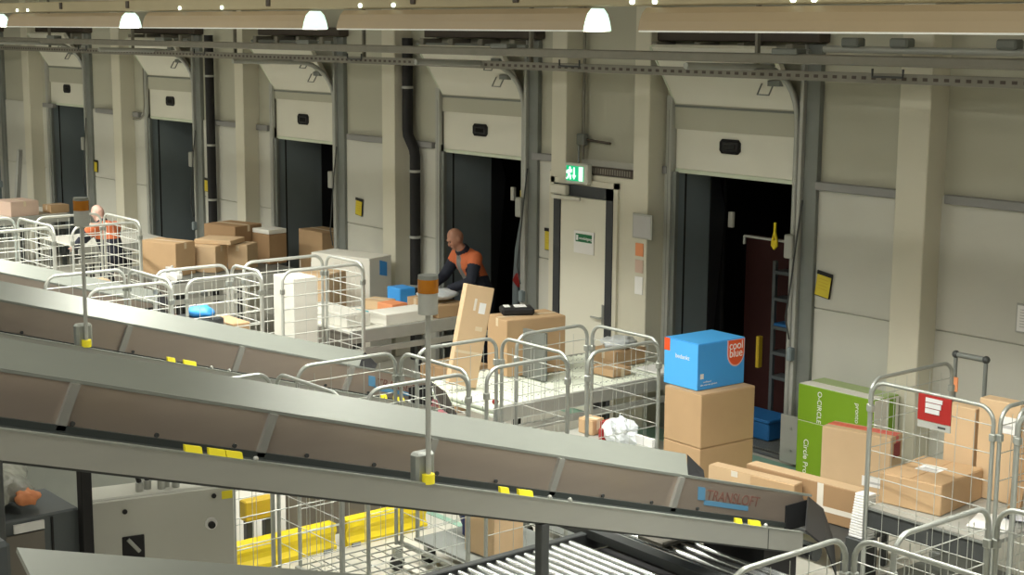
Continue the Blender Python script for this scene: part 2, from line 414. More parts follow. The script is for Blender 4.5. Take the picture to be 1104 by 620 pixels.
MB().box(-1.45, 1.45, .112, .122, -.006, .004).build('rim', 'lamp_white', lp)
names = ['rightmost of the long trough lamps, cut by the frame edge', 'trough lamp ending above the emergency door', 'trough lamp ending above the third dock from right',
         'trough lamp ending above the second dock from left', 'trough lamp at the far left edge', 'trough lamp beyond the far left edge', 'farthest trough lamp of the row']
for i in range(7):
    o = lp if i == 0 else copy_tree(lp)
    o.location = (-5.48 - 3.42 * i, -4.1, 4.0); o['label'] = names[i]
    area('lamp_light', (o.location.x, -4.1, 4.03), 2.8, .16, LAMP_W, spread=R(132))
o = area('lamp_light', (-2.06, -4.1, 4.03), 2.8, .16, LAMP_W, spread=R(132))
l2 = copy_tree(lp); l2.location = (-2.06, -4.1, 4.0); l2['label'] = 'nearest trough lamp outside the right of the frame'
# fill lamps added high over the hall, never in view
k = 0
for y in (-7.4, -11.5, -15.0):
    for x in (-26, -19, -12, -5, 1.5):
        if (y == -7.4): yy = -7.4
        h = thing('hall_fill_lamp', 'unseen fill lamp added over the hall, %s from the right in the %s row' % (['fifth', 'fourth', 'third', 'second', 'first'][[-26, -19, -12, -5, 1.5].index(x)], {-7.4: 'front', -11.5: 'middle', -15.0: 'rear'}[y]), 'lamp', (x, y, 6.0), 0, 'unseen fill lamps added over the hall')
        MB().bbox(-1.2, 1.2, -.2, .2, .02, .14, .01).build('housing', 'lamp_white', h)
        MB().box(-1.15, 1.15, -.17, .17, .0, .018).build('diffuser', 'tube', h)
        area('hall_fill_light', (x, y, 5.97), 2.3, .34, HALL_W)

# ---- emergency door
struct(MB().bbox(-12.40, -11.10, -.235, -.02, 0, 2.53, .006).build('door_lobby', 'column'), 'cream boxed-out wall around the emergency door')
r = sroot('door_7', (-11.82, -.245, 0), 'cream emergency door in a black frame')
f = MB(); f.box(-.46, -.36, -.03, .01, 0, 2.41); f.box(.36, .46, -.03, .01, 0, 2.41); f.box(-.46, .46, -.03, .01, 2.29, 2.41); f.build('door_frame', 'door_frame', r)
MB().bbox(-.355, .355, -.02, .012, .01, 2.285, .005).build('door_leaf', 'door_leaf', r)
s = MB(); s.box(-.52, -.46, -.02, .02, 0, 2.47); s.box(.46, .52, -.02, .02, 0, 2.47); s.box(-.52, .52, -.02, .02, 2.41, 2.47); s.build('surround', 'column', r)
MB().bbox(-.44, -.20, -.10, -.03, 2.30, 2.40, .01).build('door_closer', 'cream', r)
MB().bbox(-.40, .05, -.12, -.09, 2.255, 2.295, .006).build('closer_arm', 'cream', r)
MB().bbox(.315, .35, -.03, -.02, .95, 1.20, .005).build('lock_plate', 'galv', r)
MB().tube([(.33, -.02, 1.06), (.33, -.07, 1.06), (.20, -.07, 1.06)], .011, 8).build('handle', 'galv', r)
n = thing('exit_notice', 'white notice with green band on the emergency door', 'notice', (-11.79, -.272, 1.70))
MB().box(-.155, .155, -.004, .003, 0, .235).build('sheet', 'paper', n)
MB().box(-.125, .125, -.006, -.003, .12, .205).build('green_band', 'sign_dark_green', n)
text('lettering', 'nooduitgang', .04, 'white_print', n, (.03, -.008, .16), (PI / 2, 0, 0))
MB().box(-.115, -.085, -.008, -.005, .135, .19).build('pictogram', 'white_print', n)
# exit sign
e = thing('exit_sign', 'lit green exit sign with running figure above the emergency door', 'sign', (-11.86, -.30, 2.43))
MB().bbox(-.175, .175, -.035, .035, 0, .215, .008).build('housing', 'sign_frame', e)
MB().box(-.145, .12, -.042, -.034, .03, .185).build('green_face', 'sign_green', e)
MB().box(.055, .115, -.047, -.041, .035, .18).build('door_pictogram', 'sign_white', e)
MB().prism([(-.03, .17), (-.01, .17), (-.01, .09), (.012, .09), (-.02, .045), (-.052, .09), (-.03, .09)], 'y', -.047, -.041).build('arrow', 'sign_white', e)
rm = MB(); rm.ball((-.085, -.044, .163), (.014, .004, .014))
for pts in ([(-.09, .145), (-.1, .1)], [(-.09, .14), (-.065, .12), (-.06, .15)], [(-.09, .14), (-.125, .13), (-.13, .105)], [(-.1, .1), (-.075, .08), (-.075, .045)], [(-.1, .1), (-.11, .065), (-.135, .05)]):
    rm.tube([(x, -.044, z) for x, z in pts], .011, 6)
rm.build('running_figure', 'sign_white', e)
MB().cyl((0, .0, .215), (0, .0, .40), .012, 8).build('stem', 'grey_steel', e)
# conduit with junction box
j = thing('junction_conduit', 'thin vertical conduit with junction box above the emergency door', 'conduit', (-12.06, -.06, 2.66))
MB().cyl((0, 0, .25), (0, 0, 1.9), .016, 8).build('conduit', 'tray_steel', j)
MB().bbox(-.06, .06, -.05, .02, .15, .27, .01).build('junction_box', 'grey_steel', j)
MB().cyl((.06, -.0, .21), (.42, -.0, .19), .014, 8).build('branch', 'brown_steel', j)
MB().cyl((0, 0, .0), (0, 0, .15), .014, 8).build('drop', 'tray_steel', j)
lg = thing('cable_duct', 'dark slotted cable duct across the wall above the emergency door', 'duct', (-11.71, -.20, 2.535))
MB().bbox(-.62, .60, -.04, .04, 0, .08, .006).build('duct', 'brown_steel', lg)
sl = MB()
for i in range(26): sl.box(-.35 + i * .036, -.335 + i * .036, -.043, -.039, .015, .07)
tag(sl.build('slot', 'tray_steel', lg), kind='stuff')
# papers beside the door
n = thing('wall_frame', 'grey framed sheet on the column right of the emergency door', 'notice', (-10.93, -.262, 1.95))
MB().bbox(-.14, .14, -.008, .008, 0, .25, .004).build('frame', 'light_steel', n); MB().box(-.12, .12, -.012, -.007, .02, .23).build('sheet', 'paper_grey', n)
for q, (m, z, lab) in enumerate((('orange_print', 1.77, 'upper orange sticker below the grey framed sheet'), ('card_pink', 1.60, 'pale peach sticker between orange sticker and white sheet'), ('paper', 1.38, 'white paper sheet lowest on the column'))):
    tag(MB().box(-11.03, -10.92, -.2585, -.2515, z, z + (.13 if q < 2 else .18)).build('wall_sticker', m), lab, 'sticker')
def card(x, z, w, h, lab, rz=0):
    c = thing('hanging_card', lab, 'card', (x, -.04, z)); c.rotation_euler = (0, rz, 0)
    MB().box(-w / 2, w / 2, -.006, .006, -h, 0).build('board', 'black', c)
    MB().box(-w / 2 + .004, w / 2 - .008, -.009, -.005, -h + .006, -.03).build('yellow_sheet', 'yellow_card', c)
    MB().box(-w / 2, w / 2, -.014, -.004, -.03, .005).build('clamp', 'black', c)
    ln = MB()
    for i in range(4): ln.box(-w * .33, w * .3, -.0095, -.0085, -.07 - i * .03, -.064 - i * .03)
    tag(ln.build('printed_line', 'yellow_dark', c), kind='stuff')
card(-8.78, 1.86, .17, .23, 'yellow hanging card on the wall right of the rightmost dock', R(8))
card(-16.35, 1.86, .15, .22, 'yellow hanging card left of the column with black pipe', R(6))
card(-12.62, 1.86, .13, .24, 'yellow hanging card beside the frame of the emergency door', 0)
card(-20.42, 1.80, .13, .2, 'yellow hanging card right of the second dock from left', R(3))
card(-24.3, 1.80, .12, .2, 'yellow hanging card right of the leftmost dock', R(3))
n = thing('wall_frame', 'white framed notice on the wall at the far right', 'notice', (-6.70, -.03, 1.62))
MB().bbox(-.13, .13, -.008, .008, 0, .24, .004).build('frame', 'light_steel', n); MB().box(-.115, .115, -.012, -.007, .015, .225).build('sheet', 'paper', n)
ln = MB()
for i in range(7): ln.box(-.09, .09, -.013, -.0115, .05 + i * .023, .056 + i * .023)
tag(ln.build('printed_line', 'paper_grey', n), kind='stuff')
# black drain pipes
for x, z1, lab in ((-15.07, 3.9, 'black drain pipe with pale clamps right of the wide column'), (-20.12, 3.9, 'black drain pipe right of the second dock from left'), (-23.30, 3.9, 'thin black drain pipe left of the second column')):
    rr = .065 if x > -22 else .045
    p = thing('drain_pipe', lab, 'pipe', (x, -.12, 0), 0)
    MB().tube([(-.1, 0, z1), (-.1, 0, 2.82), (-.09, 0, 2.74), (.03, 0, 2.58), (.05, 0, 2.5), (.05, 0, 0)] if x == -15.07 else [(0, 0, z1), (0, 0, 0)], rr, 12).build('pipe', 'black', p)
    for z in (.9, 1.5, 2.3, 3.3): MB().cyl((-.1 if (x == -15.07 and z > 2.7) else (.05 if x == -15.07 else 0), 0, z), (-.1 if (x == -15.07 and z > 2.7) else (.05 if x == -15.07 else 0), 0, z + .03), rr + .01, 12).build('pipe_clamp', 'light_steel', p)
cd = thing('thin_conduit', 'thin curved conduit on the wall beside the second column from left', 'conduit', (-22.85, -.05, 2.5))
MB().tube([(.45, 0, 1.4), (.45, 0, .3), (.42, 0, .15), (.3, 0, .08), (.05, 0, .06)], .014, 8).build('conduit', 'tray_steel', cd)

# ================================================================== CONVEYORS
SL = .2945     # descent per metre toward the docks
def conveyor(X, dz, ystart, label, ends=(1.27, .47)):
    """X = line of the tall far wall, Y/Z lines taken on the far wall"""
    r = thing('incline_conveyor', label, 'conveyor', (X, -3.82, 0))
    def Z(y, z0): return z0 + dz - SL * y       # y local, z0 = height at Y=-3.82
    y0 = ystart + 3.82
    ye_flange, ye_wall, ye_near = .15, ends[0], ends[1]
    def strip(name, m, prof, a, b, par=r, kind=None):
        n = len(prof); q = MB()
        vs = [(x, a, Z(a, z)) for x, z in prof] + [(x, b, Z(b, z)) for x, z in prof]
        q._add(vs, [tuple(range(n))[::-1], tuple(range(n, 2 * n))] + [(i, (i + 1) % n, n + (i + 1) % n, n + i) for i in range(n)])
        return q.build(name, m, par)
    strip('back_wall', 'conveyor_inner', [(0, .86), (.004, .86), (.004, 1.11), (0, 1.11)], y0, ye_wall - .28)
    strip('back_wall_cover', 'conveyor_side', [(-.012, .80), (-.002, .80), (-.002, 1.105), (-.012, 1.105)], y0, ye_wall - .28)
    fl = [(.006, 1.098, 0.0), (.008, 1.112, 0.0), (-.20, 1.240, .19), (-.206, 1.228, .19)]
    vs = [(x, y0, Z(y0, z)) for x, z, e in fl] + [(x, e, Z(e, z)) for x, z, e in fl]
    MB()._add(vs, [(3, 2, 1, 0), (4, 5, 6, 7)] + [(i, (i + 1) % 4, 4 + (i + 1) % 4, 4 + i) for i in range(4)]).build('top_flange', 'conveyor_flange', r)
    MB().hexa([(.0, .0, Z(0, 1.10)), (.0, .17, Z(.17, 1.10)), (-.10, .26, Z(.26, 1.15)), (-.20, .20, Z(.20, 1.232)), (.0, .0, Z(0, 1.108)), (.0, .17, Z(.17, 1.108)), (-.10, .26, Z(.26, 1.158)), (-.20, .20, Z(.20, 1.24))]).build('flange_flap', 'rubber', r)
    strip('wall_rim', 'conveyor_flange', [(-.012, 1.10), (.010, 1.10), (.010, 1.117), (-.012, 1.117)], y0, ye_wall)
    strip('side_plate', 'conveyor_side', [(.592, .785), (.602, .785), (.602, .925), (.592, .925)], y0, ye_near)
    strip('side_rim', 'conveyor_flange', [(.575, .917), (.606, .917), (.606, .927), (.575, .927)], y0, ye_near)
    strip('belt', 'belt', [(.006, .838), (.588, .838), (.588, .85), (.006, .85)], y0, ye_near + .2)
    strip('belt_guide', 'belt', [(.004, .85), (.03, .85), (.03, .885), (.004, .885)], y0, ye_wall - .3)
    strip('underpan', 'dark_steel', [(.02, .77), (.58, .77), (.58, .80), (.02, .80)], y0, ye_near)
    # joint of two side plates
    strip('plate_joint', 'dark_steel', [(.6025, .785), (.604, .785), (.604, .92), (.6025, .92)], .125, .131)
    for yr in (-5.9, -4.21, -3.14, -2.1, -1.14, -.09):
        if yr > y0 and yr < ye_wall - .4:
            q = yr - .09
            MB().hexa([(.003, q, Z(q, .86)), (.03, q, Z(q, .86)), (.03, q + .045, Z(q + .045, .86)), (.003, q + .045, Z(q + .045, .86)),
                       (.003, yr, Z(yr, 1.10)), (.03, yr, Z(yr, 1.10)), (.03, yr + .045, Z(yr + .045, 1.10)), (.003, yr + .045, Z(yr + .045, 1.10))]).build('rib', 'conveyor_rib', r)
    for yt, l in ((-3.92, .085), (-3.8, .085), (-3.71, .085), (-2.06, .06), (-1.93, .10), (-.17, .055), (-.04, .10)):
        if yt > y0:
            o = strip('warning_tag', 'yellow_tag', [(.575, .925), (.6, .925), (.59, .958), (.572, .958)], yt, yt + l)
    for i in range(14):
        yb = -5.5 + i * .43
        if yb > y0: MB().cyl((.012, yb, Z(yb, .90)), (.022, yb, Z(yb, .90)), .012, 8).build('bolt', 'dark_steel', r)
    # roller sensors
    for yb in (-3.55, -1.7, -1.55, .12):
        if yb > y0: MB().ball((.585, yb, Z(yb, .935)), .014, 8, 6).build('sensor', 'light_steel', r)
    # rubber curtain at the lower end
    a = ye_wall - .28
    MB().hexa([(.0, a, Z(a, .86)), (.004, a, Z(a, .84)), (.004, ye_wall, Z(ye_wall, .95)), (0, ye_wall, Z(ye_wall, .95)),
               (.0, a, Z(a, 1.10)), (.004, a, Z(a, 1.10)), (.004, ye_wall - .1, Z(ye_wall - .1, 1.10)), (0, ye_wall - .1, Z(ye_wall - .1, 1.10))]).build('end_wall', 'conveyor_inner', r)
    A_, N_ = ye_wall - .05, ye_near + .03
    P1, P2 = (.01, A_, Z(A_, 1.09)), (.59, N_, Z(N_, .93)); P3, P4 = (.03, A_ + .28, Z(A_ + .08, .74)), (.62, N_ + .3, Z(N_ + .12, .60))
    def off(p, d=.012): return (p[0], p[1] + d, p[2] + d * .6)
    PM, PN = (.02, A_ + .16, Z(A_ + .03, .98)), (.62, N_ + .18, Z(N_ + .06, .80))
    MB().hexa([P1, P2, PN, PM, off(P1), off(P2), off(PN), off(PM)]).hexa([PM, PN, P4, P3, off(PM), off(PN), off(P4), off(P3)]).build('end_curtain', 'rubber', r)
    MB().box(.006, .014, ye_wall - .28, ye_wall - .03, Z(ye_wall - .07, .88), Z(ye_wall - .03, 1.08)).build('end_liner', 'rubber', r)
    MB().cyl((.02, ye_near + .15, Z(ye_near + .15, .79)), (.60, ye_near + .15, Z(ye_near + .15, .79)), .055, 12).build('end_roller', 'dark_steel', r)
    a0 = max(y0, ye_near - .34)
    strip('dark_filler', 'black', [(.04, .50), (.57, .50), (.57, .769), (.04, .769)], a0, ye_near - .02)  # black box added to darken the space under the lower end
    # maker's lettering on the inside of the far wall
    tx = text('lettering', 'TRANSLOFT', .10, 'logo_brown', r, (.006, .45, Z(.45, 1.00)), (PI / 2, 0, PI / 2), .001)
    tx.rotation_euler = Euler((PI / 2 , 0, PI / 2)).to_matrix().to_euler()
    tx.rotation_euler = (Matrix.Rotation(-math.atan(SL), 3, 'X') @ Matrix(((0, 0, 1), (1, 0, 0), (0, 1, 0)))).to_euler()
    strip('logo_swoosh', 'logo_blue', [(.0045, .93), (.007, .93), (.007, .965), (.0045, .965)], .16, .60)
    strip('logo_swoosh', 'logo_blue', [(.0045, .96), (.007, .96), (.007, 1.05), (.0045, 1.05)], .10, .17)
    # supports
    for ys in (-4.8, -1.74):
        if ys > y0:
            for xs in ((.03, .57) if ys < -3 else (.57,)):
                MB().bbox(xs - .03, xs + .03, ys - .03, ys + .03, 0, Z(ys, .78), .005).build('support_leg', 'dark_steel', r)
            MB().bbox(.0, .6, ys - .02, ys + .02, Z(ys, .45) * .5, Z(ys, .45) * .5 + .05, .005).build('cross_brace', 'dark_steel', r)
    return r
conveyor(-6.80, 0, -11.3, 'long grey incline conveyor, largest, crossing the whole lower picture')
conveyor(-10.70, .05, -9.5, 'second grey incline conveyor, behind the largest one', (.80, .40))
conveyor(-14.60, .05, -9.0, 'third grey incline conveyor at the left edge, farthest', (.10, -.25))
conveyor(-2.90, -.08, -9.72, 'nearest grey conveyor, only its pale top flange seen bottom left')

# signal beacons on the conveyors
def beacon(x, y, zb, zt, lab, cap):
    b = thing('signal_beacon', lab, 'beacon', (x, y, zb), 0, 'signal beacons on the conveyors')
    h = zt - zb
    MB().cyl((0, 0, .0), (0, 0, h - .2), .014, 10).build('pole', 'light_steel', b)
    MB().cyl((0, 0, .0), (0, 0, .05), .034, 12).build('base_collar', cap, b)
    MB().bbox(-.09, -.015, -.06, .06, -.02, .16, .015).build('bracket_box', 'galv', b)
    MB().cyl((0, 0, h - .2), (0, 0, h - .09), .052, 16).build('lamp_body', 'light_steel', b)
    MB().cyl((0, 0, h - .09), (0, 0, h - .02), .054, 16).build('amber_lens', 'amber', b)
    MB().cyl((0, 0, h - .02), (0, 0, h), .052, 16).build('lamp_cap', 'grey_steel', b)
    return b
beacon(-6.21, -6.36, 1.675, 2.77, 'amber signal beacon on a pole on the largest conveyor', 'yellow_tag')
beacon(-10.11, -6.50, 1.77, 2.83, 'amber signal beacon on a pole on the second conveyor', 'yellow_tag')

# ================================================================== ROLL CAGES
def u_path(a, b, z0, z1, r=.11, n=6):
    """inverted U between 2D points a and b"""
    A, B = Vector((*a, 0)), Vector((*b, 0)); d = (B - A).normalized(); Lh = (B - A).length
    pts = [A + Vector((0, 0, z0))]
    for i in range(n + 1):
        t = PI / 2 * i / n; pts.append(A + d * (r - r * math.cos(t)) + Vector((0, 0, z1 - r + r * math.sin(t))))
    for i in range(n + 1):
        t = PI / 2 * (1 - i / n); pts.append(A + d * (Lh - r + r * math.cos(t)) + Vector((0, 0, z1 - r + r * math.sin(t))))
    pts.append(B + Vector((0, 0, z0))); return pts
def grid(a, b, z0, z1, sv=.125, sh=.20, rw=.0026, rh=.0036):
    A, B = Vector((*a, 0)), Vector((*b, 0)); d = (B - A); Lh = d.length; d.normalize(); m = MB()
    nv = max(2, int(Lh / sv))
    for i in range(1, nv): p = A + d * (Lh * i / nv); m.tube([p + Vector((0, 0, z0)), p + Vector((0, 0, z1 - (.03 if 1 < i < nv - 1 else .06)))], rw, 4)
    nh = int((z1 - z0) / sh); e = Vector((-d.y, d.x, 0)) * .006
    for i in range(nh + 1): z = z0 + (z1 - .12 - z0) * i / nh; m.tube([A + e + Vector((0, 0, z)), B + e + Vector((0, 0, z))], rh, 4)
    return m
def cage(x0, x1, y0, y1, lab, back='far', h=1.65, shelf=None, left=True, right=True, group='wire roll cages beside the conveyors', bright=False, mesh_base=False):  # bright: lamp-lit look put into the cage colours
    cx, cy = (x0 + x1) / 2, (y0 + y1) / 2
    r = thing('roll_cage', lab, 'roll cage', (cx, cy, 0), 0, group)
    hx, hy = (x1 - x0) / 2, (y1 - y0) / 2
    def panel(name, a, b):
        p = MB().tube(u_path(a, b, .17, h), .0165 if bright else .0145, 8).build(name, 'galv_lit' if bright else 'galv', r)
        tag((grid(a, b, .24, h, .125, .14, .0028, .0058) if bright else grid(a, b, .24, h)).build('wire_grid', 'wire_lit' if bright else 'wire', p), kind='stuff')
        for q in (a, b):
            MB().bbox(q[0] - .02, q[0] + .02, q[1] - .02, q[1] + .02, h - .22, h - .17, .005).build('post_clip', 'galv', p)
    if left: panel('side_panel', (-hx, -hy + .03), (-hx, hy - .03))
    if right: panel('side_panel', (hx, -hy + .03), (hx, hy - .03))
    if back == 'far': panel('back_panel', (-hx + .03, hy), (hx - .03, hy))
    else: panel('back_panel', (-hx + .03, -hy), (hx - .03, -hy))
    if mesh_base:
        b = MB()
        for i in range(9): x = -hx + 2 * hx * i / 8; b.box(x - .004, x + .004, -hy, hy, .185, .195)
        for i in range(9): y = -hy + 2 * hy * i / 8; b.box(-hx, hx, y - .004, y + .004, .178, .186)
        tag(b.build('base_grid', 'galv', r), kind='stuff')
        for y in (-hy, hy): MB().box(-hx, hx, y - .015, y + .015, .165, .195).build('base_rail', 'galv', r)
    else: MB().box(-hx, hx, -hy, hy, .17, .195).build('base_plate', 'grey_steel', r)
    for sx in (-1, 1):
        for sy in (-1, 1):
            c = MB().cyl((sx * (hx - .08) - .015, sy * (hy - .08), .06), (sx * (hx - .08) + .015, sy * (hy - .08), .06), .06, 14).build('caster', 'rubber', r)
            MB().box(sx * (hx - .08) - .025, sx * (hx - .08) + .025, sy * (hy - .08) - .03, sy * (hy - .08) + .03, .1, .17).build('fork', 'galv', c)
    if shelf:
        MB().box(-hx + .02, hx - .02, -hy + .03, hy - .03, shelf - .03, shelf).build('shelf', 'light_steel', r)
    return r
cgA1 = cage(-9.05, -8.22, -3.46, -2.66, 'wire roll cage next to the blue box, frontmost of its row', shelf=.80)
cage(-9.08, -8.24, -4.40, -3.58, 'wire roll cage in the row behind the large conveyor, second from the blue box')
cage(-9.10, -8.22, -5.42, -4.52, 'wire roll cage with grey bin behind the beacon pole', mesh_base=True)
cage(-9.06, -8.18, -6.45, -5.60, 'wire roll cage whose top rail dips behind the large conveyor at centre left', mesh_base=True)
cage(-13.62, -12.86, -3.30, -2.30, 'bright wire roll cage holding a tall white carton', bright=True)
cage(-13.62, -12.96, -4.28, -3.42, 'bright wire roll cage with blue and black parcels, left of the white carton', shelf=.82, bright=True)
cage(-13.95, -12.98, -5.25, -4.38, 'grey wire roll cage partly behind the second conveyor, with grey sack', bright=True)
cage(-18.42, -17.32, -3.52, -2.60, 'wire roll cage in front of the worker at the left', bright=True)
cage(-18.60, -17.42, -4.55, -3.66, 'wire roll cage at the far left edge with colourful mail', bright=True)
cgR = cage(-6.38, -5.36, -2.50, -1.50, 'wire roll cage with red sign and brown carton at the right', back='near', shelf=.75)
cage(-5.27, -4.3, -2.45, -1.5, 'wire roll cage at the right edge beside the red sign cage', back='near')
cage(-4.22, -3.35, -5.12, -4.28, 'foreground wire roll cage at the lower right corner')
cage(-4.36, -3.45, -6.10, -5.24, 'foreground wire roll cage at the bottom edge, nearest')
# details of the red sign cage
MB().box(-.44 + .42 - .37, -.44 + .42 - .37 + .27, -.52, -.512, 1.47, 1.655).v
sg = MB().box(-.08, .175, -.525, -.515, 1.47, 1.645).build('red_sign', 'red', cgR); sg['label'] = 'red sign plate'
q = MB()
for z0, z1, x1 in ((1.60, 1.628, .13), (1.562, 1.594, .12), (1.525, 1.556, .11)): q.box(-.02, x1 - .02, -.53, -.5255, z0, z1)
q.build('worn_print', 'paper_grey', sg)
MB().box(-.08, .175, -.523, -.513, 1.42, 1.466).build('grey_strip', 'light_steel', sg)
MB().box(.08, .14, -.525, -.5225, 1.437, 1.45).build('print', 'dark_steel', sg)
MB().box(-.49, .49, -.49, -.475, .60, .745).build('shelf_lip', 'dark_steel', cgR)
MB().box(-.49, .49, -.50, -.48, .738, .752).build('shelf_rim', 'grey_steel', cgR)
MB().box(-.40, .40, .335, .365, .80, .865).build('label_rail', 'paper', cgA1)

# ================================================================== CARTONS
def carton(C0, z, wx, dy, h, rot, m, lab, tape='tape', labels=(), group=None, tilt=None, name='carton', flaps=True, cat='carton'):
    """C0: plan position of the near right corner (+x, -y)"""
    a = R(rot); c, s = math.cos(a), math.sin(a)
    cx = C0[0] + c * (-wx / 2) - s * (dy / 2); cy = C0[1] + s * (-wx / 2) + c * (dy / 2)
    o = MB().bbox(-wx / 2, wx / 2, -dy / 2, dy / 2, 0, h, .006).build(name, m)
    o.data.transform(Matrix.Translation((0, 0, 0)))
    # build() recentred it on its base already
    o.location = (cx, cy, z); o.rotation_euler = (0, 0, a) if tilt is None else (R(tilt[0]), R(tilt[1]), a)
    tag(o, lab, cat, group)
    if flaps:
        g = .004
        if wx >= dy:
            MB().box(-wx / 2 + .004, wx / 2 - .004, -dy / 2 + .004, -g, h, h + .004).build('flap', m, o)
            MB().box(-wx / 2 + .004, wx / 2 - .004, g, dy / 2 - .004, h, h + .004).build('flap', m, o)
            if tape:
                t = MB(); t.box(-wx / 2 + .004, wx / 2 - .004, -.022, .022, h + .004, h + .0055); t.box(wx / 2, wx / 2 + .0015, -.022, .022, h - .08, h); t.box(-wx / 2 - .0015, -wx / 2, -.022, .022, h - .08, h); t.build('tape', tape, o)
        else:
            MB().box(-wx / 2 + .004, -g, -dy / 2 + .004, dy / 2 - .004, h, h + .004).build('flap', m, o)
            MB().box(g, wx / 2 - .004, -dy / 2 + .004, dy / 2 - .004, h, h + .004).build('flap', m, o)
            if tape:
                t = MB(); t.box(-.022, .022, -dy / 2 + .004, dy / 2 - .004, h + .004, h + .0055); t.box(-.022, .022, -dy / 2 - .0015, -dy / 2, h - .08, h); t.box(-.022, .022, dy / 2, dy / 2 + .0015, h - .08, h); t.build('tape', tape, o)
    for (face, u, v, lw, lh) in labels:      # face: t top, f -y front, r +x right
        q = MB(); p = MB()
        if face == 't': q.box(u - lw / 2, u + lw / 2, v - lh / 2, v + lh / 2, h + .0055, h + .007); p.box(u - lw * .3, u + lw * .35, v - lh * .2, v + lh * .1, h + .007, h + .0075)
        if face == 'f': q.box(u - lw / 2, u + lw / 2, -dy / 2 - .002, -dy / 2, v, v + lh); p.box(u - lw * .35, u + lw * .3, -dy / 2 - .0025, -dy / 2 - .002, v + lh * .3, v + lh * .5)
        if face == 'r': q.box(wx / 2, wx / 2 + .002, u - lw / 2, u + lw / 2, v, v + lh); p.box(wx / 2 + .002, wx / 2 + .0025, u - lw * .35, u + lw * .3, v + lh * .3, v + lh * .5)
        lb = q.build('shipping_label', 'paper', o); p.build('label_print', 'paper_grey', lb)
    return o

# blue box on two brown cartons by the rightmost dock
carton((-8.81, -1.58), 0.0, .47, .64, .46, -3, 'card', 'plain brown carton, lower of the two under the blue box', None)
carton((-8.81, -1.58), .468, .47, .64, .47, -3, 'card', 'plain brown carton directly under the blue box', None)
bb = carton((-8.93, -1.51), .944, .42, .57, .41, -2, 'blue_box', 'bright blue carton with orange round logo on brown cartons', None, name='blue_carton', flaps=False)
MB().box(-.2085, .2085, -.288, -.285, .006, .404).build('end_face', 'blue_box_end', bb)
MB().box(-.205, .205, -.28, .28, .41, .413).build('lid', 'blue_box_end', bb)
pts = [(.282 , .40), (.075, .40)]
circ = [(.17 + .105 * math.cos(t), .29 + .125 * math.sin(t)) for t in [PI + PI * i / 16 for i in range(17)]]
poly = circ + [(.275, .405), (.065, .405)]
MB().prism([(u, v) for u, v in poly], 'x', .210, .2125).build('logo_rim', 'logo_rim', bb)
circ = [(.17 + .094 * math.cos(t), .29 + .113 * math.sin(t)) for t in [PI + PI * i / 16 for i in range(17)]]
lg = MB().prism(circ + [(.264, .40), (.076, .40)], 'x', .212, .2145).build('round_logo', 'logo_orange', bb)
text('lettering', 'cool', .105, 'white_print', lg, (.2155, .168, .352), (PI / 2, 0, PI / 2), .001, sx=.92)
text('lettering', 'blue', .105, 'white_print', lg, (.2155, .168, .282), (PI / 2, 0, PI / 2), .001, sx=.92)
MB().box(.2105, .212, -.255, -.215, .10, .145).build('white_mark', 'white_print', bb)
text('small_print', 'coolblue.nl', .022, 'white_print', bb, (.2115, -.17, .07), (PI / 2, 0, PI / 2), .0006)
text('small_print', 'alles voor een glimlach', .022, 'white_print', bb, (.2115, -.15, .045), (PI / 2, 0, PI / 2), .0006)
text('lettering', 'bedankt', .055, 'white_print', bb, (.02, -.2895, .27), (PI / 2, 0, 0), .0008)
MB().box(-.2115, -.14, -.2895, -.285, .30, .41).build('red_corner', 'logo_orange', bb)

# green cartons
def green(z, h, lab, words):
    g = carton((-7.74, -.62), z, .82, .34, h, 0, 'green_box', lab, None, name='green_carton', flaps=False)
    MB().box(.4085, .4115, -.165, .165, .006, h - .006).build('end_face', 'card_white', g)
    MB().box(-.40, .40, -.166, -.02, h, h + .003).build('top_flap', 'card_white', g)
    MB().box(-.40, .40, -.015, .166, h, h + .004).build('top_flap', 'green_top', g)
    MB().box(.412, .4135, .03, .12, .02, h - .02).build('side_band', 'green_box', g)
    for (s, x, zz, sz) in words:
        text('lettering', s, sz, 'white_print', g, (x, -.1725, zz), (PI / 2, PI / 2, 0), .0008)
    return g
green(.635, .325, 'upper green carton with white lettering by the rightmost dock', [('O-CIRCLE', -.17, .15, .065), ('pronto oc', .24, .14, .062)])
green(.02, .612, 'lower green carton with white lettering, under its twin', [('Circle Pro', -.30, .30, .075), ('O-CIRCLE', .2, .30, .065)])
rt = carton((-7.36, -.88), .02, .62, .23, .735, 12, 'card_light', 'upright brown carton with red tape on its top edge', 'tape_red', [('f', .2, .30, .26, .085)])
MB().box(-.30, .30, .03, .075, .7405, .7425).build('tape', 'tape_red', rt)
MB().box(.3105, .3125, -.06, .06, .56, .68).build('red_print', 'red', rt)

# cartons fallen at the conveyor's end, on a landing table
lt = thing('landing_table', 'low grey steel table at the lower end of the large conveyor', 'table', (-7.2, -1.86, 0))
MB().bbox(-.62, .42, -.28, .28, .26, .30, .006).build('table_top', 'dark_steel', lt)
for sx in (-.57, .37):
    for sy in (-.23, .23): MB().bbox(sx - .025, sx + .025, sy - .025, sy + .025, 0, .26, .004).build('leg', 'dark_steel', lt)
x2 = carton((-6.90, -1.88), .305, 1.04, .13, .30, 5, 'card_dark', 'long brown carton with white tape bands at the conveyor end', None, flaps=False)
MB().box(-.515, .515, -.062, .062, .30, .304).build('flap', 'card_light', x2)
MB().box(.16, .215, -.0665, -.0645, .0, .30).build('tape', 'tape_white', x2)
MB().box(.16, .52, -.067, -.0650, .085, .125).build('tape', 'tape_white', x2)
x1 = carton((-7.36, -2.06), .308, .80, .12, .275, 8, 'card', 'pale brown carton leaning over the conveyor rim, left of the taped one', None, flaps=False)
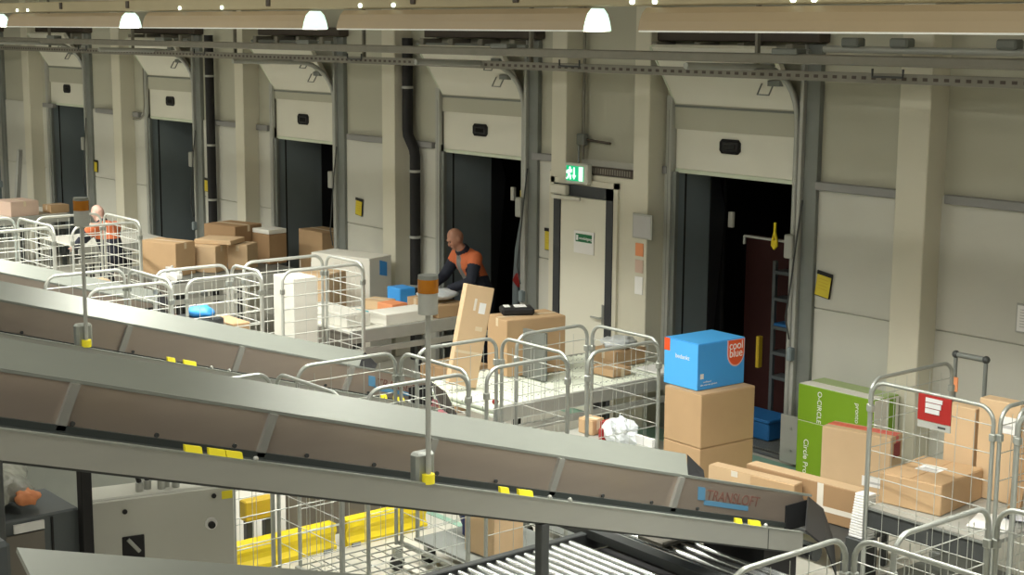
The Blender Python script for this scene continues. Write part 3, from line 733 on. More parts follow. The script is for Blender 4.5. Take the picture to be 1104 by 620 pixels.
MB().box(-.398, .0, -.0625, -.0602, .0, .275).build('front_flap', 'card_light', x1)
MB().box(-.395, .395, -.055, .055, .275, .279).build('flap', 'card_light', x1)
MB().box(-.18, -.12, -.066, -.062, .23, .275).build('tape', 'tape_white', x1)
sk = thing('mailer_stack', 'stack of white padded mailers beside the red sign cage post', 'mailers', (-6.56, -2.24, .0))
for i in range(16): MB().bbox(-.05 - .003 * (16 - i), .055, -.05 , .06, .42 + i * .021, .438 + i * .021, .004).build('mailer', 'paper', sk)
MB().bbox(-.10, .06, -.08, .09, 0, .42, .005).build('stand', 'dark_steel', sk)
# contents of the red sign cage
carton((-5.90, -2.28), .753, .47, .60, .215, 7, 'card', 'flat brown carton with white label in the red sign cage', None, [('t', -.02, .02, .17, .16)])
carton((-6.08, -1.66), .753, .24, .12, .62, 4, 'card_light', 'tall brown carton at the back of the red sign cage, left', None, flaps=False)
carton((-5.72, -1.66), .753, .32, .13, .72, 4, 'card_light', 'tall brown carton with white label at the back of the red sign cage', None, [('f', .07, .50, .13, .12)], flaps=False)
tag(MB().prism([(-.10, 0), (.0, 0), (.09, .62), (-.01, .62)], 'y', -.03, .0).build('leaning_board', 'card_dark'), 'dark brown board leaning at the right of the red sign cage', 'board').location = (-5.62, -1.76, .76)
pp = [('paper', (-5.60, -2.12, .755), .26, .34, 'white envelope lying front right in the red sign cage'), ('paper_lilac', (-5.52, -1.88, .769), .22, .22, 'pale lilac envelope behind the white one in the red sign cage')]
for m, loc, wx, dy, lab in pp:
    o = tag(MB().bbox(-wx / 2, wx / 2, -dy / 2, dy / 2, 0, .012, .003).build('envelope', m), lab, 'envelope'); o.location = loc; o.rotation_euler = (0, 0, R(20))
o = tag(MB().bbox(-.05, .05, -.02, .02, 0, .03, .006).build('scanner_pen', 'black'), 'small black device on the lilac envelope', 'device'); o.location = (-5.56, -2.0, .775)
hc = thing('push_trolley', 'grey tubular push handle of a trolley behind the red sign cage', 'trolley', (-6.45, -1.2, 0))
MB().tube([(-.13, 0, .1), (-.13, 0, 1.62)], .016, 8).build('upright', 'grey_steel', hc)
MB().tube([(.13, 0, .1), (.13, 0, 1.62)], .016, 8).build('upright', 'grey_steel', hc)
MB().cyl((-.15, 0, 1.63), (.15, 0, 1.63), .022, 10).build('handle', 'grey_steel', hc)
for x in (-.13, .13): MB().ball((x, 0, 1.63), .03, 10, 8).build('end_knob', 'dark_steel', hc)
MB().bbox(-.14, .14, -.2, .2, .08, .14, .01).build('deck', 'grey_steel', hc)
MB().box(-.145, -.085, -.025, -.018, 1.35, 1.46).build('tag', 'orange_print', hc)
for x in (-.1, .1):
    for y in (-.15, .15): MB().cyl((x - .015, y, .04), (x + .015, y, .04), .04, 12).build('wheel', 'rubber', hc)
o = tag(MB().bbox(-.24, .24, -.2, .2, 0, .2, .01).build('yellow_parcel', 'yellow_dark'), 'ochre parcel in the bottom of the nearest foreground cage', 'parcel'); o.location = (-3.9, -4.72, .2)
MB().box(-.03, .03, -.201, .201, .2, .203).build('tape', 'tape', o)
o = tag(MB().bbox(-.5, .5, -.2, .2, 0, .5, .01).build('grey_crate', 'dark_steel'), 'dark grey crate in the right edge cage', 'crate'); o.location = (-4.78, -1.95, .2)
o.scale = (.8, 1, 1)
carton((-4.55, -2.2), .705, .5, .4, .02, 6, 'paper_lilac', 'stack of pale papers on the crate at the right edge', None, flaps=False, name='paper_stack', cat='papers')

# ================================================================== DOCK LANES (tables)
def lane(x0, x1, y0, y1, z, lab, top='roller_white', rollers=True, end_panel=False):
    r = thing('dock_lane', lab, 'roller table', ((x0 + x1) / 2, (y0 + y1) / 2, 0))
    hx, hy = (x1 - x0) / 2, (y1 - y0) / 2
    for sx in (-1, 1):
        MB().bbox(sx * hx - .02, sx * hx + .02, -hy, hy, z - .13, z + .005, .005).build('side_beam', 'light_steel', r)
    MB().box(hx - .01, hx + .03, -hy, hy, z - .25, z - .19).build('lower_rail', 'light_steel', r)
    if rollers:
        n = int((y1 - y0) / .07)
        me = None
        for i in range(n):
            o = MB().cyl((-hx + .02, 0, 0), (hx - .02, 0, 0), .0335, 10)
            if me is None: me = o.mesh('roller', top)
            q = bpy.data.objects.new('roller', me); COL.objects.link(q); q.parent = r; q.location = (0, -hy + .04 + i * .07, z - .03)
        wv = MB()
        for i in range(n):
            for x in (-.36, -.12, .12, .36): wv.cyl((x * 2 * hx - .006, -hy + .04 + i * .07, z - .03), (x * 2 * hx + .006, -hy + .04 + i * .07, z - .03), .0345, 8)
        tag(wv.build('roller_groove', 'grey_steel', r), kind='stuff')
        MB().box(-hx + .02, hx - .02, -hy, hy, z - .09, z - .07).build('underpan', 'roller_white', r)
    else:
        MB().bbox(-hx + .02, hx - .02, -hy, hy, z - .03, z, .004).build('table_top', top, r)
    if end_panel: MB().box(-hx, hx, -hy, -hy + .02, z - .55, z - .03).build('end_panel', 'terminal_panel', r)
    for sx in (-1, 1):
        for y in (-hy + .1, 0, hy - .1): MB().bbox(sx * (hx - .05) - .03, sx * (hx - .05) + .03, y - .03, y + .03, 0, z - .12, .005).build('leg', 'dark_steel', r)
    return r
lane(-11.38, -10.14, -2.78, -.30, .75, 'pale roller table leading to the emergency door side of the rightmost dock')
lane(-14.42, -13.20, -2.26, -.45, .88, 'grey sorting table in front of the bald worker', 'card_white', False, True)
lane(-18.66, -17.0, -2.36, -.45, .88, 'sorting table under the pile of brown cartons', 'grey_steel', False, True)
lane(-22.1, -20.85, -1.9, -.45, .88, 'sorting table behind the worker at the left', 'card_white', False)
lane(-26.0, -24.75, -2.0, -.35, .88, 'sorting table at the leftmost dock under a pinkish carton', 'card_white', False)

# on the right lane
o = carton((-10.98, -1.96), .757, .40, .64, .54, -11, 'card', 'big brown carton on the roller table with black scanner on top', 'tape')
sc = thing('parcel_scanner', 'black handheld scanner with white labels on the big brown carton', 'scanner', (-11.20, -1.66, 1.302), R(-30))
MB().bbox(-.10, .10, -.16, .16, 0, .075, .02).build('body', 'black', sc)
MB().bbox(-.06, .06, -.03, .09, .075, .083, .004).build('white_label', 'paper', sc); MB().bbox(-.06, .05, -.13, -.07, .075, .083, .004).build('white_label', 'paper', sc)
# leaning flat carton
lc = MB().bbox(-.045, .045, -.14, .14, 0, .93, .005).build('leaning_carton', 'card_light')
tag(lc, 'long flat brown carton leaning against the big carton', 'carton'); lc.location = (-10.86, -2.60, .79); lc.rotation_euler = (R(-13), R(-4), R(-14))
MB().box(.0455, .0475, .02, .085, .68, .78).build('shipping_label', 'paper', lc); MB().box(.0455, .0475, -.035, -.012, .70, .81).build('tape', 'tape_white', lc)
for z in (.30, .33): pass
MB().box(.0455, .0465, -.139, .139, .30, .325).build('tape', 'tape', lc); MB().box(.0455, .0465, .02, .09, .52, .56).build('tape', 'tape', lc)
dv = tag(MB().bbox(-.16, .16, -.02, .02, 0, .46, .004).build('divider_plate', 'grey_steel'), 'upright grey steel plate on the roller table before the big carton', 'plate'); dv.location = (-10.78, -1.78, .757)
carton((-10.66, -.86), .757, .34, .42, .15, 0, 'card', 'small brown carton with a grey bag on top, far end of roller table', 'tape')
o = tag(MB().blob((0, 0, 0), (.17, .20, .055), 3, .25).build('mail_bag', 'poly_bag'), 'crumpled grey mail bag on the small carton near the emergency door', 'bag'); o.location = (-10.84, -.64, .915)
carton((-10.34, -1.18), .757, .32, .26, .07, 4, 'card', 'flat brown carton low on the roller table edge', 'tape')
o = tag(MB().bbox(-.17, .17, -.12, .12, 0, .02, .005).build('envelope', 'paper'), 'white envelope at the far right end of the roller table', 'envelope'); o.location = (-10.32, -.62, .757)
o = tag(MB().ball((0, 0, .03), .03).build('red_ball', 'red'), 'small red reel at the roller table edge', 'reel'); o.location = (-10.20, -2.72, .757)

# on the sorting table of the bald man
tag(carton((-13.36, -2.2), .883, .88, .30, .14, 0, 'card_white', 'low white carton at the front edge of the sorting table', None, flaps=False), group=None)
carton((-13.24, -1.78), .883, .34, .62, .12, 0, 'card_white', 'flat white carton along the sorting table edge', None, flaps=False)
carton((-13.24, -1.1), .883, .30, .42, .13, 0, 'card', 'low brown carton under the white plastic parcel', 'tape')
o = tag(MB().blob((0, 0, 0), (.20, .26, .05), 8, .22).build('plastic_parcel', 'poly_bag'), 'white plastic parcel under the hands of the bald worker', 'parcel'); o.location = (-13.50, -.92, 1.06)
carton((-13.62, -1.02), .883, .26, .34, .15, 8, 'card', 'brown carton left of the beacon pole on the sorting table', 'tape')
o = carton((-13.64, -1.42), .883, .26, .22, .13, 6, 'orange_print', 'orange parcel on the sorting table', None, flaps=False, name='orange_parcel', cat='parcel')
o = carton((-13.98, -1.32), .883, .30, .26, .10, 20, 'card_light', 'low tan parcel beside the teal mailer', 'tape')
o = tag(MB().bbox(-.22, .22, -.14, .14, 0, .03, .008).build('teal_mailer', 'teal'), 'teal mailer lying on the sorting table', 'mailer'); o.location = (-13.92, -1.66, .885); o.rotation_euler = (0, 0, R(10))
wb_ = carton((-15.05, -.77), .0, .92, .42, 1.30, 17, 'card_white', 'large white carton with blue mark between the docks behind the cages', None, flaps=False, name='white_carton')
MB().prism([(-.02, 1.08), (.12, 1.05), (.12, 1.22), (-.02, 1.26)], 'x', .462, .464).build('blue_mark', 'blue_box', wb_)
carton((-14.98, -1.42), .0, .55, .40, 1.17, 22, 'card_light', 'tall tan carton in front of the large white one', 'tape')
carton((-17.42, .06), .02, .60, .40, 1.27, 0, 'card', 'tall brown carton standing in the third dock from right', 'tape')
o = tag(MB().bbox(-.13, .13, -.11, .11, 0, .2, .01).build('blue_bin', 'blue_box'), 'blue bin at the left corner of the sorting table', 'bin'); o.location = (-14.24, -.88, .883)
# under the table
o = tag(MB().blob((0, 0, .2), (.28, .34, .24), 11, .2).build('patterned_bag', 'pink_pattern'), 'pink patterned bag lying below the sorting table', 'bag'); o.location = (-12.55, -2.0, .0)
o = tag(MB().blob((0, 0, .14), (.26, .3, .17), 12, .2).build('patterned_bag', 'pink_pattern'), 'smaller pink and white bag behind the grey bin', 'bag'); o.location = (-11.75, -2.2, .0)
carton((-12.55, -1.35), .0, .55, .5, .45, 10, 'card', 'brown carton on the floor below the sorting table', 'tape')
o = tag(MB().bbox(-.30, .30, -.2, .2, 0, .62, .01).build('grey_bin', 'terminal'), 'tall grey bin between sorting table and roller table', 'bin'); o.location = (-11.75, -3.05, 0)
o = tag(MB().bbox(-.35, .35, -.25, .25, 0, .42, .02).build('black_crate', 'black'), 'black crate on the floor near the sorting table', 'crate'); o.location = (-12.42, -3.0, 0)

# in the front cages
def inbag(loc, r, m, lab, seed):
    q = MB().blob((0, 0, r[2] * .8), r, seed, .42, 13, 9); q.s = [False] * len(q.f)
    o = tag(q.build('parcel_bag', m), lab, 'bag'); o.location = loc; return o
inbag((-8.40, -2.90, .803), (.12, .10, .125), 'poly_bag', 'crumpled pale grey poly bag in the cage next to the blue box', 21)
carton((-8.60, -2.84), .803, .10, .12, .14, 10, 'red', 'red and white package beside the grey poly bag', None, flaps=False, name='package', cat='package')
carton((-8.55, -2.98), .803, .04, .12, .12, -8, 'red', 'narrow red package touching the grey poly bag', None, flaps=False, name='package', cat='package')
carton((-8.78, -2.86), .803, .16, .14, .12, 5, 'card', 'small brown package at the left post of the front cage', 'tape')
inbag((-8.84, -3.92, .20), (.17, .22, .36), 'navy_bag', 'navy blue plastic bag in the second cage from the blue box', 22)
carton((-8.30, -4.25), .20, .32, .3, .35, 4, 'card_light', 'light brown carton low in the second cage from the blue box', 'tape')
# white carton and others in the bright cages
carton((-13.18, -2.95), .20, .40, .28, 1.31, 0, 'card_white', 'tall white carton in the bright wire cage', None, flaps=False, name='white_carton')
carton((-13.02, -3.74), .823, .5, .20, .34, 0, 'card', 'brown carton standing in the blue parcel cage', None, flaps=False)
inbag((-13.50, -3.94, .823), (.09, .12, .22), 'navy_bag', 'dark blue bag in the blue parcel cage', 31)
for i, (z, m) in enumerate(((.2, 'poly_dark'), (.32, 'paper'), (.36, 'poly_dark'), (.48, 'paper'), (.52, 'poly_dark'))):
    o = tag(MB().bbox(-.2, .2, -.16, .16, 0, .11 if 'dark' in m else .035, .01).build('magazine_bundle', m), ['lowest dark bundle of the stack in the blue parcel cage', 'lower white bundle of the stack', 'middle dark bundle of the stack', 'upper white bundle of the stack', 'topmost dark bundle of the stack'][i], 'bundle', 'bundles stacked in the blue parcel cage')
    o.location = (-13.18 + .006 * i, -4.02, z + .623)
o = tag(MB().blob((0, 0, .06), (.17, .12, .06), 5, .15).build('blue_parcel', 'blue_box'), 'bright blue parcel on the dark bundles', 'parcel'); o.location = (-13.16, -4.00, 1.247)
o = tag(MB().blob((0, 0, .5), (.20, .22, .62), 41, .08).build('grey_sack', 'terminal'), 'grey sack standing in the cage behind the second conveyor', 'sack'); o.location = (-13.68, -4.80, .2)
inbag((-13.28, -4.82, .2), (.17, .26, .42), 'film', 'translucent film bag beside the grey sack', 43)

# brown cartons on the third sorting table
carton((-17.52, -2.05), .883, .62, .36, .42, 20, 'card', 'brown carton at the left front of the carton pile', 'tape')
carton((-17.50, -1.50), .883, .40, .34, .34, 35, 'card_light', 'tan carton with pale slab on it, middle of the pile', 'tape')
carton((-17.46, -1.06), .883, .28, .32, .33, 35, 'card_light', 'tan carton right of the middle one in the pile', 'tape')
carton((-17.46, -1.30), 1.232, .52, .42, .06, 35, 'card_light', 'thin pale cardboard slab lying on two tan cartons', None, flaps=False)
carton((-18.02, -.92), .883, .60, .5, .50, 15, 'card_dark', 'dark brown carton at the back of the pile', 'tape')
carton((-17.72, -.58), .883, .36, .30, .40, 8, 'card_dark', 'dark brown carton with white lid at the right of the pile', None, flaps=False)
o = carton((-17.72, -.58), 1.287, .36, .30, .06, 8, 'card_white', 'white lid box on the right carton of the pile', None, flaps=False)
inbag((-17.22, -2.28, .883), (.15, .12, .10), 'paper', 'bunch of white papers in front of the carton pile', 51)
# left tables
carton((-24.78, -1.35), .883, .60, .50, .24, 5, 'card_pink', 'pinkish carton on the table at the left edge', 'tape')
carton((-24.88, -.62), .883, .30, .34, .13, 5, 'card', 'small brown carton right of the pinkish one', 'tape')
tag(MB().bbox(-.04, .04, -.04, .04, 0, 1.0, .008).build('leaning_rail', 'light_steel'), 'pale steel rail leaning in the opening at the left edge', 'rail').location = (-26.55, -.55, .9)
bpy.context.view_layer.update()
bpy.data.objects['leaning_rail'].rotation_euler = (0, R(14), 0)
o = tag(MB().bbox(-.5, .5, -.14, .14, 0, .10, .01).build('mail_tray', 'teal'), 'teal mail tray in the far left cage', 'tray'); o.location = (-18.1, -4.1, .98); o.scale = (.6, 1, 1)
for i in range(5):
    o = tag(MB().bbox(-.03, .03, -.12, .12, 0, .22, .004).build('mail_bundle', ['paper', 'paper_lilac', 'card_pink', 'paper', 'paper'][i]), ['white mail bundle next to the teal tray', 'lilac mail bundle, second from the teal tray', 'pink mail bundle in the middle of the row', 'white mail bundle, fourth from the teal tray', 'white mail bundle at the right of the row'][i], 'mail bundle', 'mail bundles in the far left cage')
    o.location = (-17.95 + .09 * i, -3.95, .90)
o = tag(MB().bbox(-.5, .5, -.3, .3, 0, .70, .01).build('mail_stand', 'light_steel'), 'grey stand carrying the mail in the far left cage', 'stand'); o.location = (-18.02, -4.1, .20)
carton((-17.5, -3.05), .2, .6, .36, .55, 0, 'card', 'light brown carton in the cage before the left worker', 'tape')
carton((-18.15, -2.95), .2, .24, .3, .62, 0, 'card_light', 'pale carton at the left of the cage before the left worker', 'tape')

# ================================================================== LOWER LEVEL
# yellow guard rails on the floor
def guard(y0, y1, lab, x=-9.72, h=.22, slope=0):
    g = thing('guard_rail', lab, 'guard rail', (x, (y0 + y1) / 2, 0)); hy = (y1 - y0) / 2
    prof = [(-.05, 0), (.05, 0), (.06, .04), (.035, .08), (.035, .12), (.06, .16), (.05, h), (-.05, h)]
    MB().prism(prof, 'y', -hy, hy).build('beam', 'yellow', g)
    MB().prism([(-hy, 0), (-hy - .0, h), (-hy + .0, h)], 'x', -.05, .05).v
    for y in (-hy + .08, hy - .08): MB().bbox(-.07, .07, y - .04, y + .04, 0, .03, .004).build('foot', 'grey_steel', g)
    return g
guard(-4.62, -3.85, 'yellow floor guard rail, right piece below the conveyor')
guard(-5.75, -4.72, 'yellow floor guard rail, left piece below the conveyor')
gb = thing('yellow_barrier', 'dark yellow barrier post far behind the control cabinet', 'barrier', (-10.0, -5.22, 0))
MB().bbox(-.05, .05, -.13, .13, .28, .44, .01).build('beam', 'yellow_dark', gb)
for y in (-.08, .08): MB().bbox(-.03, .03, y - .03, y + .03, 0, .28, .005).build('post', 'dark_steel', gb)
o = tag(MB().bbox(-.02, .02, -.5, .5, 0, .62, .005).build('fibre_board', 'terminal_panel'), 'grey brown board standing behind the yellow guard rails', 'board'); o.location = (-10.02, -4.45, .0)
# control cabinet
cb = thing('control_cabinet', 'light grey electrical control cabinet below the large conveyor', 'cabinet', (-7.44, -7.27, .62), R(-13))
# local: front face +x
MB().bbox(-.24, .0, -.40, .41, 0, .88, .008).build('body', 'cabinet', cb)
dr = MB().bbox(.0, .018, -.395, .405, .01, .87, .006).build('door', 'cabinet', cb)
sw = MB().bbox(.018, .024, -.22, -.10, .52, .66, .004).build('switch_plate', 'black', dr)
MB().tube([(.03, -.19, .645), (.03, -.13, .57)], .012, 6).build('switch_handle', 'light_steel', dr)
MB().cyl((.018, .27, .67), (.028, .27, .67), .035, 14).build('knob_plate', 'paper', dr); MB().cyl((.028, .27, .665), (.045, .27, .665), .02, 12).build('knob', 'black', dr)
for y, z in ((-.20, .80), (.29, .825)): MB().cyl((.018, y, z), (.024, y, z), .014, 10).build('lock', 'black', dr)
MB().prism([(.335, .80), (.365, .78), (.395, .80), (.365, .86)], 'x', .019, .021).v
MB().box(.018, .021, .335, .395, .80, .845).build('warning_sticker', 'yellow_tag', dr)
for i, y in enumerate((-.10, -.05, .02, .05, .10)):
    MB().cyl((-.06 - .03 * (i % 2), y, .88), (-.06 - .03 * (i % 2), y, .93), .022, 10).build('cable_gland', 'light_steel', cb)
    MB().tube([(-.06 - .03 * (i % 2), y, .93), (-.08, y - .02, 1.02), (-.16, y - .05, 1.12)], .014, 8).build('cable', 'black', cb)
MB().box(-.10, -.07, -.12, -.05, .985, 1.03).build('cable_tag', 'yellow_tag', cb)
for yy in (-.36, .36): MB().bbox(-.16, -.10, yy - .03, yy + .03, -.62, 0, .004).build('leg', 'dark_steel', cb)
# posts and panel behind the cabinet
o = tag(MB().bbox(-.03, .03, -.03, .03, 0, 1.85, .004).build('steel_post', 'black'), 'black steel post left of the control cabinet', 'post'); o.location = (-7.40, -7.72, 0)
MB().box(.031, .034, -.02, .015, 1.05, 1.2).build('yellow_mark', 'yellow_dark', o)
o = tag(MB().bbox(-.02, .02, -.6, .6, 0, 1.7, .004).build('guard_plate', 'plate_green'), 'grey green plate behind the control cabinet', 'plate'); o.location = (-8.25, -7.35, 0)
# dark bin with film
tb = thing('dark_machine', 'dark grey machine with white label at the lower left', 'machine', (-7.45, -8.03, 0))
MB().bbox(-.45, .0, -.40, .30, 0, 1.50, .01).build('housing', 'terminal', tb)
MB().box(.0, .012, -.30, .10, 1.0, 1.42).build('front_panel', 'terminal_panel', tb)
MB().box(.0, .016, -.06, .10, 1.43, 1.475).build('white_label', 'paper', tb)
MB().box(.0, .01, .14, .15, .6, 1.48).build('door_gap', 'black', tb)
o = tag(MB().blob((0, 0, .05), (.30, .26, .10), 61, .3).build('film_heap', 'film'), 'heap of crumpled translucent film on the dark machine', 'film'); o.location = (-7.78, -8.12, 1.54)
o = tag(MB().blob((0, 0, .02), (.05, .06, .04), 62, .3).build('orange_wrapper', 'orange_print'), 'orange wrapper lying in the film heap', 'wrapper'); o.location = (-7.52, -7.98, 1.55)
o = tag(MB().bbox(-.05, .05, -.18, -.0, 0, 1.0, .01).build('dark_column', 'terminal'), 'dark grey housing at the lower left corner by the pale flange', 'housing'); o.location = (-3.02, -9.87, 1.96); o.rotation_euler = (R(0), 0, 0)

# roller bed under the large conveyor
rb = thing('roller_bed', 'dark framed bed of steel rollers at the bottom edge', 'roller bed', (-6.55, -4.1, 0))
MB().bbox(-.90, -.84, -1.6, .55, .50, .63, .006).build('side_beam', 'dark_steel', rb)
MB().bbox(.84, .90, -1.6, .55, .50, .63, .006).build('side_beam', 'dark_steel', rb)
MB().hexa([(-1.3, -.06, .60), (.9, -.10, .60), (.9, -.0, .60), (-1.3, .04, .60), (-1.3, -.06, .66), (.9, -.10, .66), (.9, 0, .66), (-1.3, .04, .66)]).build('cross_beam', 'dark_steel', rb)
me = MB().cyl((-.83, 0, 0), (.83, 0, 0), .028, 10).mesh('roller', 'roller_steel')
for i in range(22):
    y = -1.55 + i * .078 if i < 18 else .12 + (i - 18) * .10
    q = bpy.data.objects.new('roller', me); COL.objects.link(q); q.parent = rb; q.location = (0, y, .59)
MB().box(-.83, .83, -1.6, .5, .48, .50).build('underpan', 'black', rb)
for sx in (-.87, .87):
    for y in (-1.4, .45): MB().bbox(sx - .03, sx + .03, y - .03, y + .03, 0, .5, .004).build('leg', 'dark_steel', rb)
MB().bbox(-.55, -.30, .12, .42, .63, .67, .01).build('drive_cover', 'tray_steel', rb)

# ================================================================== inside the docks
st = thing('load_strap', 'yellow strap hook hanging on the rail of the rightmost dock', 'strap', (-9.62, .22, 1.97))
MB().tube([(0, 0, .24), (0, 0, .15), (-.025, 0, .07), (-.028, 0, .02), (0, 0, -.01), (.028, 0, .02), (.025, 0, .07), (0, 0, .15)], .014, 8).build('strap', 'yellow', st)
MB().bbox(-.03, .03, -.012, .012, .0, .07, .008).build('hook', 'yellow', st)
rl = thing('load_rail', 'thin steel load bar across the rightmost dock opening', 'bar', (-9.6, .24, 2.04))
MB().cyl((-.42, 0, 0), (.36, 0, .0), .014, 8).build('bar', 'light_steel', rl); MB().cyl((-.42, 0, 0), (-.42, 0, -.08), .014, 8).build('bar_end', 'light_steel', rl)
o = tag(MB().bbox(-.55, .25, -.02, .05, 0, 1.9, .01).build('red_partition', 'red_dark'), 'dark red panel in the vehicle at the rightmost dock', 'panel'); o.location = (-10.30, 1.05, .02)
ld = thing('van_shelf', 'grey shelving ladder inside the rightmost dock', 'shelf', (-9.86, .72, .0))
for x in (-.17, .17): MB().bbox(x - .02, x + .02, -.02, .02, .0, 1.75, .004).build('upright', 'terminal', ld)
for z in (.55, .8, 1.06, 1.35, 1.62): MB().bbox(-.17, .17, -.03, .15, z, z + .035, .004).build('shelf_board', 'terminal', ld)
o = tag(MB().bbox(-.16, .14, -.06, .1, 0, .03, .005).build('blue_cloth', 'blue_crate'), 'blue cloth on the shelf inside the rightmost dock', 'cloth'); o.location = (-9.86, .78, 1.096)
bc = thing('blue_crate', 'blue plastic crate on the dock plate of the rightmost dock', 'crate', (-9.93, .47, .025))
MB().bbox(-.24, .24, -.16, .16, .0, .21, .012).build('crate_body', 'blue_crate', bc); MB().bbox(-.26, .26, -.18, .18, .18, .215, .008).build('crate_rim', 'blue_crate', bc)
o = tag(MB().bbox(-.02, .02, -.03, .03, 0, .32, .004).build('wooden_slat', 'yellow_dark'), 'ochre wooden slat upright beside the van shelf', 'slat'); o.location = (-10.12, .62, .66)
h = thing('grey_hose', 'grey curved hose hanging in the second dock from right', 'hose', (-13.63, .30, 0))
MB().tube([(.28, 0, 2.1), (.18, 0, 1.9), (.08, 0, 1.5), (.04, 0, 1.1), (.03, 0, .7)], .045, 10).build('hose', 'shelter', h)
st = thing('load_strap', 'yellow strap hook at the post of the second dock from right', 'strap', (-13.27, .10, 1.98))
MB().tube([(0, 0, .24), (0, 0, .15), (-.025, 0, .07), (-.028, 0, .02), (0, 0, -.01), (.028, 0, .02), (.025, 0, .07), (0, 0, .15)], .014, 8).build('strap', 'yellow', st)
o = tag(MB().bbox(-.07, .07, -.03, .03, 0, .13, .02).build('red_grip', 'red'), 'red grip at the foot of the grey hose', 'grip'); o.location = (-13.50, .22, 1.1); o.rotation_euler = (0, R(35), 0)
o = tag(MB().bbox(-.03, .03, -.02, .02, 0, .16, .004).build('dock_tag', 'cream'), 'small cream tag inside the second dock from right', 'tag'); o.location = (-14.05, .62, 2.0)
o = tag(MB().bbox(-.03, .03, -.02, .02, 0, .16, .004).build('dock_tag', 'cream'), 'small cream tag inside the rightmost dock', 'tag'); o.location = (-10.66, .74, 2.02)
o = tag(MB().bbox(-.14, .14, -.1, .1, 0, .34, .04).build('pale_drum', 'paper_grey'), 'pale drum on the floor of the second dock from right', 'drum'); o.location = (-13.55, .25, .95 - .95)

# ================================================================== PEOPLE
def skin_mesh(verts, edges, radii, root, sub=1):
    """tapered limbs and an elliptic trunk as overlapping closed solids; the voxel remesh below fuses them into one surface"""
    q = MB(); V = [Vector(v) for v in verts]
    def rad(r): return r if isinstance(r, tuple) else (r, r)
    for i, v in enumerate(V):
        r = rad(radii[i]); q.ball(v, (r[0], r[1], (r[0] + r[1]) / 2 if r[0] != r[1] else r[0]), 14, 10)
    for i, j in edges:
        a, b = V[i], V[j]; d = (b - a).normalized(); (ax, ay), (bx, by) = rad(radii[i]), rad(radii[j])
        if abs(d.z) > .6: u = (Vector((1, 0, 0)) - d * d.x).normalized(); w = d.cross(u).normalized()
        else: w = (Vector((0, 0, 1)) - d * d.z).normalized(); u = w.cross(d).normalized()
        if (radii[i].__class__ is tuple) != (radii[j].__class__ is tuple):    # limb leaving the trunk
            m = min(min(ax, ay), min(bx, by)); ax = ay = bx = by = m
        rings = []
        for k in range(6):
            t = k / 5; p = a.lerp(b, t); rx = ax + (bx - ax) * t; ry = ay + (by - ay) * t
            rings.append([p + u * rx * math.cos(2 * PI * n / 14) + w * ry * math.sin(2 * PI * n / 14) for n in range(14)])
        q._add([p for g in rings for p in g], [(k * 14 + n, k * 14 + (n + 1) % 14, (k + 1) * 14 + (n + 1) % 14, (k + 1) * 14 + n) for k in range(5) for n in range(14)], True)
        q._add(rings[0], [tuple(range(14))[::-1]]); q._add(rings[-1], [tuple(range(14))])
    me = q.mesh('solid', None)
    bm = bmesh.new(); bm.from_mesh(me); bmesh.ops.remove_doubles(bm, verts=bm.verts, dist=1e-5); bmesh.ops.recalc_face_normals(bm, faces=bm.faces); bm.to_mesh(me); bm.free()
    return me
def join_meshes(ms):
    bm = bmesh.new()
    for m in ms: bm.from_mesh(m)
    me = bpy.data.meshes.new('joined'); bm.to_mesh(me); bm.free(); return me
def remesh(me, vox, smooth=3):
    o = bpy.data.objects.new('tmp', me); COL.objects.link(o)
    r = o.modifiers.new('r', 'REMESH'); r.mode = 'VOXEL'; r.voxel_size = vox; r.use_smooth_shade = True
    s = o.modifiers.new('s', 'SMOOTH'); s.factor = .5; s.iterations = smooth
    dg = bpy.context.evaluated_depsgraph_get(); dg.update()
    out = bpy.data.meshes.new_from_object(o.evaluated_get(dg)); bpy.data.objects.remove(o); return out
def head_mesh(c, pitch, yaw):
    bm = bmesh.new(); bmesh.ops.create_uvsphere(bm, u_segments=28, v_segments=20, radius=1)
    for v in bm.verts:
        x, y, z = v.co
        wx, wy, wz = .076, .098, .118
        if z < 0: k = 1 - .30 * (-z) ** 1.5; wx *= k; y2 = y * (1 - .10 * -z) - .10 * (-z) * .5
        else: y2 = y
        v.co = Vector((x * wx, y2 * wy, z * wz))
        if y > .3 and z < -.2: v.co.y -= .02 * (-z)          # nape narrower
        if y < -.8 and -.12 < z < .12: v.co.y += .008          # eye hollow
    def ell(p, r, rot=None):
        q = bmesh.ops.create_uvsphere(bm, u_segments=12, v_segments=8, radius=1)
        for v in q['verts']: v.co = Vector((v.co.x * r[0] + p[0], v.co.y * r[1] + p[1], v.co.z * r[2] + p[2]))
    ell((0, -.106, -.018), (.012, .017, .026)); ell((0, -.114, -.032), (.016, .013, .011))     # nose
    ell((0, -.092, .028), (.052, .014, .012)); ell((0, -.088, -.092), (.026, .018, .018))       # brow, chin
    ell((0, -.094, -.062), (.026, .012, .012))                                                     # mouth swell
    for s in (-1, 1): ell((s * .078, .008, -.005), (.010, .020, .032))                             # ears
    Mx = Matrix.Translation(c) @ Matrix.Rotation(yaw, 4, 'Z') @ Matrix.Rotation(pitch, 4, 'X')
    bmesh.ops.transform(bm, matrix=Mx, verts=bm.verts)
    me = bpy.data.meshes.new('head'); bm.to_mesh(me); bm.free(); return me, Mx
